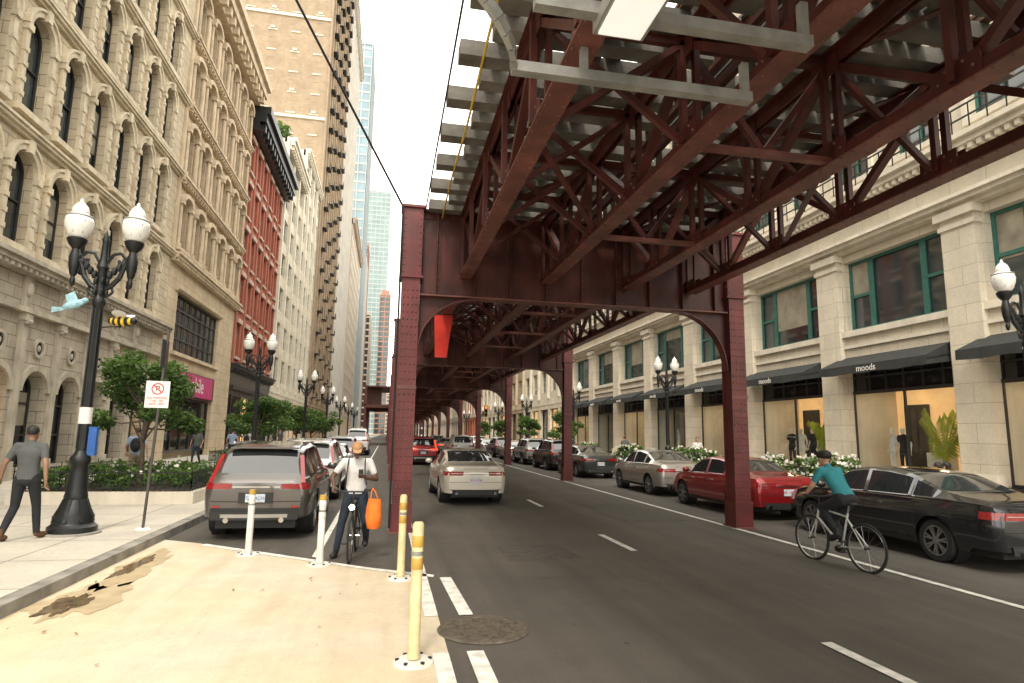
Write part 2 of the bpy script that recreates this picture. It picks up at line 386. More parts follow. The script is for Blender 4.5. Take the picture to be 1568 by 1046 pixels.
for (x0,y0,x1,y1) in ((5.3,13.5,6.9,17.2),(1.9,9.6,3.1,10.9),(2.0,21,3.6,30)): sheet('asphalt_repair',[(x0,y0),(x1,y0+.05),(x1-.04,y1),(x0+.03,y1-.04)],.004,PATCH)
b=B('manhole_cover')
MH=M('cast_iron_cover',(.13,.108,.082),.6,.3,.4,14,.9,70)
b.lathe((1.02,6.35,0),[(.0,.020),(.34,.020),(.345,.016),(.36,.016),(.365,.022),(.43,.022),(.45,.006)],40,MH)
for i in range(-5,6):
    for j in range(-5,6):
        if math.hypot(i,j)<5.2: b.box(1.02+i*.058-.016,6.35+j*.058-.016,.019,1.02+i*.058+.016,6.35+j*.058+.016,.026,MH)
b.build()
WET=M('wet_stain',(.15,.105,.06),.07,0,.5,6)
def blob(name,cx,cy,rx,ry,z,mat,seed):
    r=random.Random(seed); pts=[]; ph=[r.uniform(0,6.28) for _ in range(5)]
    for i in range(90):
        t=2*math.pi*i/90; k=1+.22*math.sin(2*t+ph[0])+.16*math.sin(5*t+ph[1])+.09*math.sin(11*t+ph[2])+.05*math.sin(23*t+ph[3])
        pts.append((cx+rx*k*math.cos(t),cy+ry*k*math.sin(t)))
    sheet(name,pts,z,mat)
DAMP=M('damp_pavement',(.43,.34,.21),.55,0,.15,5)
blob('puddle',-3.20,8.0,.32,.85,.0085,DAMP,3); blob('puddle',-3.28,7.8,.15,.5,.012,WET,4)
blob('puddle',-3.25,9.7,.27,1.1,.0085,DAMP,5); blob('puddle',-3.33,9.8,.12,.6,.012,WET,6)
b=B('fallen_leaves'); LIT=M('dry_leaf',(.20,.12,.05),.8)
r=random.Random(12)
for i in range(80):
    x,y=(r.uniform(-3.6,.4),r.uniform(3.5,11)) if i<40 else (r.choice((-3.5,11.0))+r.uniform(-.12,.12),r.uniform(5,40))
    t=r.uniform(0,6.28); q=r.uniform(.012,.032); a=V((math.cos(t),math.sin(t),.2))*q; d=V((-math.sin(t),math.cos(t),.1))*q*.5; p=V((x,y,.022))
    b.add([p-a,p+d,p+a,p-d],[(0,1,2,3)],LIT)
b.build()

# ================================================================ ELEVATED RAILWAY
EL=B('elevated_railway')
SP=13.2; bents=[12.6+SP*i for i in range(-1,18)]
CXL,CXR=.35,7.57
def rivets(b,pts,nrm,r=.016,mat=STEEL):
    nrm=V(nrm).normalized(); up=V((0,0,1)) if abs(nrm.z)<.9 else V((1,0,0)); a=nrm.cross(up).normalized(); c_=nrm.cross(a)
    for p in pts:
        p=V(p); vs=[p+a*math.cos(t)*r+c_*math.sin(t)*r for t in [i*math.pi/3 for i in range(6)]]
        vs+=[p+nrm*r*.8+a*math.cos(t)*r*.5+c_*math.sin(t)*r*.5 for t in [i*math.pi/3 for i in range(6)]]
        b.add(vs,[(i,(i+1)%6,6+(i+1)%6,6+i) for i in range(6)]+[(6,7,8,9,10,11)],mat)
for k,Y in enumerate(bents):
    near= k<4
    EL.part('columns')
    for cx,sg in ((CXL,1),(CXR,-1)):
        w=.18; d=.2
        EL.box(cx-w,Y-d,0,cx+w,Y-d+.03,5.0,STEELC); EL.box(cx-w,Y+d-.03,0,cx+w,Y+d,5.0,STEELC)
        EL.box(cx-w+.05,Y-d+.03,0,cx+w-.05,Y+d-.03,5.0,STEELC)
        EL.box(cx-w-.06,Y-d-.06,0,cx+w+.06,Y+d+.06,.03,STEEL2)
        EL.box(cx-w-.025,Y-d-.025,.03,cx+w+.025,Y+d+.025,.55,STEELC)
        EL.box(cx-w-.012,Y-d-.014,2.75,cx+w+.012,Y-d,2.82,STEEL2)
        EL.box(cx-w-.06,Y-.25,5.0,cx+w+.06,Y+.25,5.05,STEELC); EL.box(cx-w-.02,Y-.2,5.05,cx+w+.02,Y+.2,6.48,STEELC)
        EL.box(cx-w-.07,Y-.26,6.48,cx+w+.07,Y+.26,6.53,STEELC)
        if near:
            zz=[.7+i*.15 for i in range(28)]
            rivets(EL,[(cx+e,Y-d,z) for z in zz for e in (-.13,-.045,.045,.13) if abs(z-2.78)>.06],(0,-1,0),.021,STEEL2)
            rivets(EL,[(cx-(w-.05),Y+dy,z) for z in zz for dy in (-.12,.12)],(-1,0,0),.019,STEEL2)
            rivets(EL,[(cx+(w-.05),Y+dy,z) for z in zz for dy in (-.12,.12)],(1,0,0),.019,STEEL2)
            rivets(EL,[(cx+e,Y-.2,5.13+i*.14) for i in range(10) for e in (-.16,.16)],(0,-1,0),.02,STEEL2)
            rivets(EL,[(cx+sg*(w+.02),Y+e,5.13+i*.14) for i in range(10) for e in (-.15,.15)],(sg,0,0),.02,STEEL2)
            rivets(EL,[(cx-sg*(w+.02),Y+e,5.13+i*.14) for i in range(10) for e in (-.15,.15)],(-sg,0,0),.02,STEEL2)
    EL.part('cross_girders')
    x0,x1=CXL+.2,CXR-.2
    EL.box(x0,Y-.012,4.69,x1,Y+.012,6.46,STEEL)
    EL.box(x0,Y-.17,4.66,x1,Y+.17,4.69,STEEL2); EL.box(x0,Y-.17,6.46,x1,Y+.17,6.49,STEEL)
    for sy in (-1,1):
        ya,yb=sorted((Y+sy*.012,Y+sy*.035)); EL.box(x0,ya,4.69,x1,yb,4.83,STEEL); EL.box(x0,ya,6.32,x1,yb,6.46,STEEL)
        x=x0+.3
        while x<x1:
            ya,yb=sorted((Y+sy*.036,Y+sy*.13)); EL.box(x,ya,4.70,x+.02,yb,6.45,STEEL)
            ya,yb=sorted((Y+sy*.013,Y+sy*.036)); EL.box(x,ya,4.835,x+.09,yb,6.315,STEEL)
            if near: rivets(EL,[(x+.055,Y+sy*.036,4.9+i*.16) for i in range(9)],(0,sy,0),.017,STEEL2)
            x+=.78
        if near:
            rivets(EL,[(x0+.06+i*.14,Y+sy*.035,z) for i in range(int((x1-x0)/.14)) for z in (4.76,6.39)],(0,sy,0),.018,STEEL2)
    for cx,sg in ((CXL+.2,1),(CXR-.2,-1)):
        n=10; rr=1.25; hh=1.05 if sg>0 else 1.3
        arc=[(cx+sg*rr*(1-math.cos(math.pi/2*i/n)),4.66-hh+hh*math.sin(math.pi/2*i/n)) for i in range(n+1)]
        for i in range(n):
            (xa,za),(xb,zb)=arc[i],arc[i+1]
            for yy in (Y-.012,Y+.012): EL.poly([(xa,yy,za),(xb,yy,zb),(xb,yy,4.66),(xa,yy,4.66)],STEEL)
            EL.beam((xa,Y,za),(xb,Y,zb),.22,.022,STEELC,up=(0,0,1))
        if near: rivets(EL,[(a[0]-sg*.05,Y-.012,a[1]+.07) for a in arc[1:-2]],(0,-1,0),.018,STEEL2)
TX=[1.45,3.18,5.0,6.5]; ZB,ZT=5.14,6.34
npan=8; pl=SP/npan
for k,Y in enumerate(bents[:-1]):
    near=k<3
    EL.part('trusses')
    for ti,X in enumerate(TX):
        ya,yb=Y+.16,Y+SP-.16
        EL.box(X-.125,ya,ZB-.09,X+.125,yb,ZB-.07,STEEL2)
        for e in (-1,1):
            xa,xb=sorted((X+e*.03,X+e*.055)); EL.box(xa,ya,ZB-.07,xb,yb,ZB+.09,STEEL)
            EL.box(xa,ya,ZT-.09,xb,yb,ZT+.07,STEEL)
        EL.box(X-.13,ya,ZT+.07,X+.13,yb,ZT+.09,STEEL)
        for i in range(npan+1):
            yy=min(max(Y+i*pl,ya+.05),yb-.05)
            if near:
                for e in (-.085,.085): EL.box(X+e-.035,yy-.04,ZB,X+e+.035,yy+.04,ZT,STEEL)
                EL.box(X-.07,yy-.26,ZB-.06,X-.058,yy+.26,ZB+.2,STEEL); EL.box(X+.058,yy-.26,ZB-.06,X+.07,yy+.26,ZB+.2,STEEL)
                EL.box(X-.07,yy-.22,ZT-.2,X-.058,yy+.22,ZT+.05,STEEL)
                rivets(EL,[(X-.07,yy+q*.09,ZB+.06+.09*(q%2)) for q in (-2,-1,0,1,2)],(-1,0,0),.018,STEEL2)
            else: EL.box(X-.06,yy-.04,ZB,X+.06,yy+.04,ZT,STEEL)
            if i<npan:
                a=(X,yy,ZB if i%2 else ZT); c_=(X,min(Y+(i+1)*pl,yb),ZT if i%2 else ZB)
                EL.beam(a,c_,.11,.09,STEEL if rnd.random()<.7 else STEEL2)
        if near:
            rivets(EL,[(X+e,ya+.1+i*.18,ZB-.09) for i in range(int((yb-ya)/.18)) for e in (-.09,.09)],(0,0,-1),.016,STEEL2)
    for (xa,xb) in ((TX[0],TX[1]),(TX[2],TX[3])):
        for i in range(1,npan):
            yy=Y+i*pl
            EL.beam((xa+.12,yy,ZB+.04),(xb-.12,yy,ZT-.05),.07,.07,STEEL); EL.beam((xb-.12,yy+.04,ZB+.04),(xa+.12,yy+.04,ZT-.05),.07,.07,STEEL)
            EL.beam((xa+.05,yy,ZT),(xb-.05,yy,ZT),.08,.1,STEEL)
        for i in range(0,npan,2):
            y0_=Y+i*pl+.2; y1_=Y+(i+2)*pl-.1
            EL.beam((xb,y0_,ZT+.02),(xa,y1_,ZT+.02),.09,.02,STEEL)
            if i%4==0: EL.beam((xa,y0_,ZB-.02),(xb,y1_,ZB-.02),.08,.02,STEEL)
    for i in range(2,npan,2):
        yy=Y+i*pl
        EL.beam((TX[1],yy,ZB-.03),(TX[2],yy,ZB-.03),.09,.07,STEEL2); EL.beam((TX[1],yy,ZT),(TX[2],yy,ZT),.1,.14,STEEL)
        EL.beam((TX[1],yy+.05,ZT),(4.1,yy+.05,ZB),.07,.07,STEEL); EL.beam((TX[2],yy+.05,ZT),(4.1,yy+.05,ZB),.07,.07,STEEL)
EL.part('ties'); y=bents[0]; i=0
while y<bents[-1]:
    lg=i%2==0; j=rnd.uniform(-.04,.04)
    EL.box((.64 if lg else 1.02)+j,y+j*.4,6.44,3.72+j,y+.25+j*.4,6.64,TIE)
    EL.box(4.28+j,y-j*.4,6.44,(7.45 if lg else 7.1)+j,y+.25-j*.4,6.64,TIE)
    y+=.535; i+=1
Y0,Y1=bents[0],bents[-1]
for x in (1.2,3.3,4.75,6.85): EL.box(x-.09,Y0,6.645,x+.09,Y1,6.78,TIE)
EL.part('rails')
for x in (1.64,3.07,5.05,6.48):
    EL.box(x-.07,Y0,6.645,x+.07,Y1,6.66,RAIL); EL.box(x-.012,Y0,6.66,x+.012,Y1,6.76,RAIL); EL.box(x-.035,Y0,6.76,x+.035,Y1,6.8,RAIL)
EL.part('walkway')
y=Y0
while y<Y1:
    for q in range(3): EL.box(3.76+q*.17,y,6.66,3.90+q*.17,y+3.96,6.70,TIE)
    for x_ in (1.98,5.40):
        for q in range(3): EL.box(x_+q*.26,y,6.648,x_+.22+q*.26,y+3.96,6.69,TIE)
    y+=4
for x in (3.85,4.15): EL.box(x-.04,Y0,6.5,x+.04,Y1,6.655,STEEL)
EL.part('cables')
EL.tube([(.95,y_,6.40+.06*math.sin(y_*1.3)) for y_ in [0.5+1.0*i for i in range(60)]],.018,5,YEL)
EL.tube([(.60,y_,6.52) for y_ in (0,12.6)],.014,5,CABLE)
EL.tube([(.13,12.35,z_) for z_ in (0.1,3,6.5)],.022,6,CABLE)
EL.build((0,0,0))
b=B('red_reflection_panel'); b.beam((1.05,16.4,5.05),(1.75,16.4,5.05),.03,.03,BLACK)  # flat red panel added to stand in for a red reflection
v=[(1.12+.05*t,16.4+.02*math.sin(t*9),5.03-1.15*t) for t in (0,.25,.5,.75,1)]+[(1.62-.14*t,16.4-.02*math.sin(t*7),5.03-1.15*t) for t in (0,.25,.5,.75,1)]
b.add(v,[(i,i+1,i+6,i+5) for i in range(4)],M('red_reflection_paint',(.65,.03,.015),.6)); b.build()
b=B('overhead_cable')
P0=V((.12,12.4,6.5)); P1=V((-11.9,-4.5,23.2)); pts=[]
for i in range(25):
    t=i/24; p=P0.lerp(P1,t); p.z-=.9*math.sin(math.pi*t)*.6; pts.append(p)
b.tube(pts,.024,6,CABLE); b.build()
b=B('under_deck_light')
b.beam((.85,4.50,4.80),(2.95,4.50,4.80),.09,.09,GREY); b.beam((.85,3.72,4.80),(2.95,3.72,4.80),.09,.09,GREY)
for x in (1.45,2.9):
    for yy in (4.5,3.72): b.box(x-.03,yy-.03,4.80,x+.03,yy+.03,5.12,GREY)
for i in range(8):
    t0,t1=math.pi/2*i/8,math.pi/2*(i+1)/8
    f=lambda t:(.86-.62*(1-math.sin(t)),4.5-.9*(math.cos(t))*.5,4.82+.55*(1-math.sin(t)))
    b.beam(f(t0),f(t1),.05,.1,GREY)
b.box(1.29,3.0,4.68,1.66,3.80,4.80,GREY); b.box(1.32,3.03,4.665,1.63,3.77,4.682,M('lamp_lens',(.9,.9,.85),.4,emit=(1,.97,.88),es=.6))
b.build()

# ================================================================ BUILDINGS LEFT
P=PL(XL)
b=B('ornate_stone_building'); b.part('walls')
y0,y1=-2.25,36.0; D=.34
cs=[33.4-2.3*i for i in range(16)]
edges0=[(c_-1.15,c_+1.15) for c_ in cs]
b.boxP(P,34.55,36,0,29,-.4,0,STONE1)
floors=[(7.2,11.35,7.65,10.75),(11.35,15.95,12.0,15.4),(15.95,20.15,16.45,19.55),(20.15,24.3,20.6,23.6),(24.3,28.6,24.8,27.6)]
for (u0,u1),cy in zip(edges0,cs):
    vis=cy>15
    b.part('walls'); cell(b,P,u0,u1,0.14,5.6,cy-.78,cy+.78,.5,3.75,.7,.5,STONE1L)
    b.part('windows'); rr_=rnd.random(); window(b,P,cy-.78,cy+.78,.5,3.75,.7,.5,DFRAME,GLASS2 if rr_<.6 else (MAG if rr_<.75 else WARMWALL),1,3,.08,.1)
    b.part('trim')
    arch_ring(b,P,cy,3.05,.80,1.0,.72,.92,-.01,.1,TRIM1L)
    arch_ring(b,P,cy,4.55,.24,.34,.24,.34,-.01,.08,TRIM1L,10)
    P2=lambda u,v,d:(XL+d,u,2*4.55-v); arch_ring(b,P2,cy,4.55,.24,.34,.24,.34,-.01,.08,TRIM1L,10)
    b.lathe((XL+.012,cy,4.55),[(0,0),(.24,0)],16,DARK,(1,0,0)); b.ell((XL+.03,cy,4.55),(.05,.1,.12),TRIM1L,8,6)
    for e in (u0,):
        b.boxP(P,e-.19,e+.19,.14,.75,0,.2,TRIM1L); b.boxP(P,e-.15,e+.15,.75,5.35,0,.13,TRIM1L); b.boxP(P,e-.21,e+.21,5.35,5.6,0,.22,TRIM1L)
        b.cyl((XL+.2,e-.13,5.32),(XL+.2,e+.13,5.32),.09,.09,8,TRIM1L)
        b.boxP(P,e-.2,e+.2,5.75,6.85,0,.1,TRIM1L); b.ell((XL+.12,e,6.4),(.09,.15,.25),TRIM1L,8,6)
    for (z0,z1,s0,s1) in floors:
        b.part('walls'); hw=.68; cell(b,P,u0,u1,z0,z1,cy-hw,cy+hw,s0,s1,hw*.95,D,STONE1)
        b.part('windows'); window(b,P,cy-hw,cy+hw,s0,s1,hw*.95,D,DFRAME,GLASS,1,2,.06,.45)
        b.part('trim'); sp=s1-hw*.95
        arch_ring(b,P,cy,sp,.70,.90,.67,.87,-.01,.14,TRIM1); arch_ring(b,P,cy,sp,.90,.99,.87,.96,-.01,.2,TRIM1)
        b.boxP(P,cy-.12,cy+.12,s1-.06,s1+.36,.0,.26,TRIM1)
        for e in (-1,1):
            a,c_=sorted((cy+e*.71,cy+e*.92)); b.boxP(P,a,c_,s0,sp-.22,0,.12,TRIM1)
            b.boxP(P,a-.04,c_+.04,sp-.22,sp-.0,0,.19,TRIM1)
            z=s0+.3
            while z<sp-.5 and vis: b.boxP(P,a-.015,c_+.015,z,z+.16,0,.15,TRIM1); z+=.5
        b.boxP(P,cy-.95,cy+.95,s0-.2,s0-.0,-.02,.22,TRIM1)
b.part('trim')
b.boxP(P,y0,36,5.6,5.78,0,.26,TRIM1L); cornice(b,P,y0,36,6.85,7.3,.55,TRIM1L,.34,.15)
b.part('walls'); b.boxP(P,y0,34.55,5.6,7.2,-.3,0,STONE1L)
b.part('trim')
for z in (11.2,15.8,20.0,24.15): cornice(b,P,y0,36,z,z+.32,.3,TRIM1)
cornice(b,P,y0,36,28.2,30.0,1.15,TRIM1,.9,.3)
b.part('walls'); shell(b,XL,1,y0,36,29,.5,STONE1)
b.build((XL,17,0),local=False)

b=B('hooded_window_stone_building'); ya,yb=36.02,51.0
b.part('walls')
b.boxP(P,ya,yb,9.6,11.1,-.3,0,STONE2); b.boxP(P,ya,37.7,0.14,9.6,-.3,0,STONE2); b.boxP(P,46.6,yb,.14,9.6,-.3,0,STONE2); b.boxP(P,37.7,46.6,5.3,6.2,-.3,0,STONE2)
b.part('windows'); window(b,P,37.7,46.6,6.2,9.6,0,.25,DFRAME,GLASS,8,4,.09,0)
window(b,P,37.7,46.6,.5,3.75,0,.3,BLKPANEL,GLASS2,5,1,.15,0)
b.part('sign'); b.boxP(P,37.7,46.6,3.75,5.3,-.3,.06,M('brown_fascia',(.10,.035,.03),.5)); b.boxP(P,38,45.8,3.85,5.2,.07,.16,MAG)
MT=Matrix.Translation((XL+.17,41.9,4.55))@Matrix(((0,0,1,0),(1,0,0,0),(0,1,0,0),(0,0,0,1)))
text(b,"mobile",1.35,MT,WHITE)
b.part('trim'); cornice(b,P,ya,yb,11.05,11.55,.5,TRIM2,.4,.16); cornice(b,P,37.3,47,9.62,9.8,.2,TRIM2); b.boxP(P,37.3,47,6.0,6.2,0,.2,TRIM2)
nb=6; bw=(yb-ya)/nb
for i in range(nb):
    u0=ya+i*bw;u1=u0+bw;cy=(u0+u1)/2
    for j,(z0,z1) in enumerate(((11.5,15.7),(15.7,20.0),(20.0,24.2),(24.2,28.4))):
        s0,s1=z0+.65,z1-.95
        b.part('walls'); cell(b,P,u0,u1,z0,z1,cy-.62,cy+.62,s0,s1,.3,.4,STONE2,6)
        b.part('windows'); window(b,P,cy-.62,cy+.62,s0,s1,.3,.4,DFRAME,GLASS,1,2,.06,.4,6)
        b.part('trim'); arch_ring(b,P,cy,s1-.1,.66,.95,.3,.55,0,.32,TRIM2,8)
        for e in (-.82,.82):
            b.cyl((XL+.13,cy+e,s0),(XL+.13,cy+e,s1-.35),.1,.09,8,TRIM2); b.boxP(P,cy+e-.16,cy+e+.16,s1-.35,s1-.08,0,.3,TRIM2); b.boxP(P,cy+e-.15,cy+e+.15,s0-.22,s0,0,.26,TRIM2)
        b.boxP(P,cy-1.0,cy+1.0,s0-.4,s0-.22,0,.3,TRIM2)
        b.boxP(P,u0-.14,u0+.14,z0,z1,0,.12,TRIM2)
b.part('trim')
for z in (15.55,19.85,24.05): cornice(b,P,ya,yb,z,z+.4,.42,TRIM2,.45,.18)
cornice(b,P,ya,yb+.1,28.3,30.1,1.35,TRIM2,1.0,.35)
b.part('walls'); shell(b,XL,1,ya,yb,29,.4,STONE2); b.build((XL,43,0),local=False)

b=B('red_brick_building'); ya,yb=51.02,67.5
b.part('walls'); b.boxP(P,ya,yb,.14,6.5,-.3,0,BLKPANEL)
b.part('windows')
for i in range(4):
    a=ya+.6+i*3.95; window(b,P,a,a+3.4,.7,4.6,0,-.03,DFRAME,GLASS2 if i!=1 else WARMWALL,2,2,.1,0)
b.part('trim'); cornice(b,P,ya,yb,6.4,7.0,.6,BLACK,.6,.2); b.boxP(P,ya,yb,5.0,5.3,0,.3,BLACK)
nb=6; bw=(yb-ya)/nb
RT=M('pink_stone_trim',(.5,.36,.29),.8,streak=.3)
for i in range(nb):
    u0=ya+i*bw;u1=u0+bw;cy=(u0+u1)/2
    for j in range(5):
        z0=7+j*3.85; z1=z0+3.85; s0=z0+.6; s1=z1-.55
        b.part('walls'); cell(b,P,u0,u1,z0,z1,cy-.6,cy+.6,s0,s1,.0,.3,BRICK)
        b.part('windows'); window(b,P,cy-.6,cy+.6,s0,s1,0,.3,WFRAME,GLASS,1,2,.07,.4)
        b.part('trim'); b.boxP(P,cy-.8,cy+.8,s1,s1+.36,0,.16,RT); b.boxP(P,cy-.75,cy+.75,s0-.2,s0,0,.16,RT)
        b.boxP(P,u0-.2,u0+.2,z0,z1,0,.12,BRICK)
b.part('trim'); cornice(b,P,ya-.1,yb+.1,26.25,28.3,1.5,BLACK,1.1,.4)
b.part('walls'); shell(b,XL,1,ya,yb,27,.4,BRICK); b.build((XL,59,0),local=False)

def block(name,side,xf,ya,yb,h,z0,fh,bw,ww,wh,wall,fm,gl,dep=.3,corn=None,nu=1,nv=2,back=22,trim=None,pier=.0,ground=None,blind=.3):
    Pq=PL(xf) if side<0 else PR(xf)
    b=B(name); nb=max(1,round((yb-ya)/bw)); w=(yb-ya)/nb; nf=int((h-z0)/fh)
    b.part('walls')
    top=z0+nf*fh
    if h>top: b.boxP(Pq,ya,yb,top,h,-dep,0,wall)
    b.boxP(Pq,ya,yb,z0-.7,z0,-dep,.05,trim or wall)
    for i in range(nb):
        u0=ya+i*w; u1=u0+w; cy=(u0+u1)/2
        for j in range(nf):
            za=z0+j*fh; zb=za+fh; s0=za+(fh-wh)*.55; s1=s0+wh; hw=w*ww/2
            b.part('walls'); cell(b,Pq,u0,u1,za,zb,cy-hw,cy+hw,s0,s1,0,dep,wall)
            b.part('windows'); window(b,Pq,cy-hw,cy+hw,s0,s1,0,dep,fm,gl,nu,nv,.08,blind)
        b.part('walls')
        if pier: b.boxP(Pq,u0-pier,u0+pier,z0,h,0,.25,trim or wall)
        cell(b,Pq,u0,u1,.14,z0-.7,u0+w*.1,u1-w*.1,.5,z0-1.2,0,.4,ground or wall)
        b.part('windows'); window(b,Pq,u0+w*.1,u1-w*.1,.5,z0-1.2,0,.4,DFRAME,GLASS2 if rnd.random()<.7 else WARMWALL,2,2,.09,0)
    b.part('walls')
    if corn: cornice(b,Pq,ya,yb,h-corn,h+.2,corn*.8,trim or wall,.8,.25)
    shell(b,xf,-side,ya,yb,h,max(dep,.4),wall,back)
    return b
block('cream_terracotta_building',-1,XL,67.52,81,33.5,6.5,3.8,4.4,.8,2.5,CREAM,WFRAME,GLASS,corn=1.2,nu=3,trim=CREAMT,pier=.35).build((XL,74,0),local=False)
block('cream_loft_building',-1,XL,81.02,98,38.5,6.5,3.9,4.2,.72,2.5,CREAM,DFRAME,GLASS,corn=.8,nu=3,trim=CREAMT,pier=.4).build((XL,90,0),local=False)
b=block('tan_brick_tower',-1,XL,98.02,135,118,7,3.5,3.3,.5,2.0,TANB,WFRAME,GLASS,corn=1,trim=TANB,back=45,pier=.25,blind=.5)
PS=lambda u,v,d:(u,98.0-d,v)
for i in range(9):
    u1=XL-.0-i*3.6; u0=u1-3.6
    for j in range(24):
        za=34+j*3.5
        b.part('walls'); cu=(u0+u1)/2; cell(b,PS,u0,u1,za,za+3.5,cu-.6,cu+.6,za+.8,za+2.8,0,.25,TANB)
        b.part('windows'); window(b,PS,cu-.6,cu+.6,za+.8,za+2.8,0,.25,WFRAME,GLASS,1,2,.08,.5)
        b.part('walls'); b.boxP(PS,cu-.7,cu+.7,za+.6,za+.8,0,.1,CREAMT)
        if rnd.random()<.35: b.boxP(PS,cu-.35,cu+.35,za+.84,za+1.25,-.2,.25,WFRAME)
for z in (51.5,69.0,86.5): b.boxP(PS,XL-32.4,XL,z-.15,z+.3,0,.22,CREAMT)
b.part('fire_escapes')
for j in range(31):
    za=7+j*3.5
    for yy in (104,112,121,129):
        b.boxP(P,yy-1.2,yy+1.2,za+.1,za+.2,0,.8,BLACK)
        b.boxP(P,yy-1.2,yy+1.2,za+.95,za+1.0,.75,.8,BLACK)
        for q in range(5): b.boxP(P,yy-1.2+q*.58,yy-1.16+q*.58,za+.2,za+.95,.76,.8,BLACK)
b.build((XL,115,0),local=False)
block('pale_stone_tower',-1,XL-.3,135.1,175,105,7,3.8,3.6,.5,2.2,PALEW,WFRAME,GLASS,corn=1.5,back=25,pier=.3).build((XL,150,0),local=False)
block('tan_office_building',-1,XL,175.1,225,62,7,3.8,4,.5,2.2,TANB2,WFRAME,GLASS,corn=1.5,back=25).build((XL,200,0),local=False)
def tower(name,x0,x1,y0,y1,h,wall,glass,fh=3.8,bw=3):
    b=B(name); b.part('walls'); b.box(x0,y0,0,x1,y1,h,glass)
    j=0
    while j*fh<h: b.box(x0-.12,y0-.12,j*fh,x1+.12,y1+.12,j*fh+.9,wall); j+=1
    n=int((x1-x0)/bw)
    for i in range(n+1):
        x=x0+(x1-x0)*i/n; b.box(x-.25,y0-.25,0,x+.25,y0-.12,h,wall)
    n=int((y1-y0)/bw)
    for i in range(n+1):
        y=y0+(y1-y0)*i/n
        b.box(x1+.12,y-.25,0,x1+.25,y+.25,h,wall); b.box(x0-.25,y-.25,0,x0-.12,y+.25,h,wall)
    b.box(x0-.3,y0-.3,h,x1+.3,y1+.3,h+1.5,wall)
    b.box((x0+x1)/2-3,y0+3,h+1.5,(x0+x1)/2+3,y0+9,h+5,wall)
    return b.build(((x0+x1)/2,(y0+y1)/2,0),local=False)
MULL=M('blue_grey_mullion',(.36,.40,.41),.6,0,.1,.3)
tower('glass_tower',-32,-12.5,240,275,158,MULL,GLASSF)
tower('brown_brick_tower',-26,-14,330,350,100,BROWNW,GLASS)
tower('pale_tower',-30,-13.5,285,325,84,PALEW,GLASS)
tower('green_glass_tower',-24,-5.5,520,545,205,MULL,GLASSG,4,3.2)
tower('brown_tower',-9,-1.5,470,490,104,BROWNW,GLASS)
tower('far_block',-60,-12.5,370,420,70,TANB2,GLASS)
tower('far_block',-14,30,640,660,40,TANB2,GLASS)
tower('far_block',16.5,50,330,420,60,PALEW,GLASS)

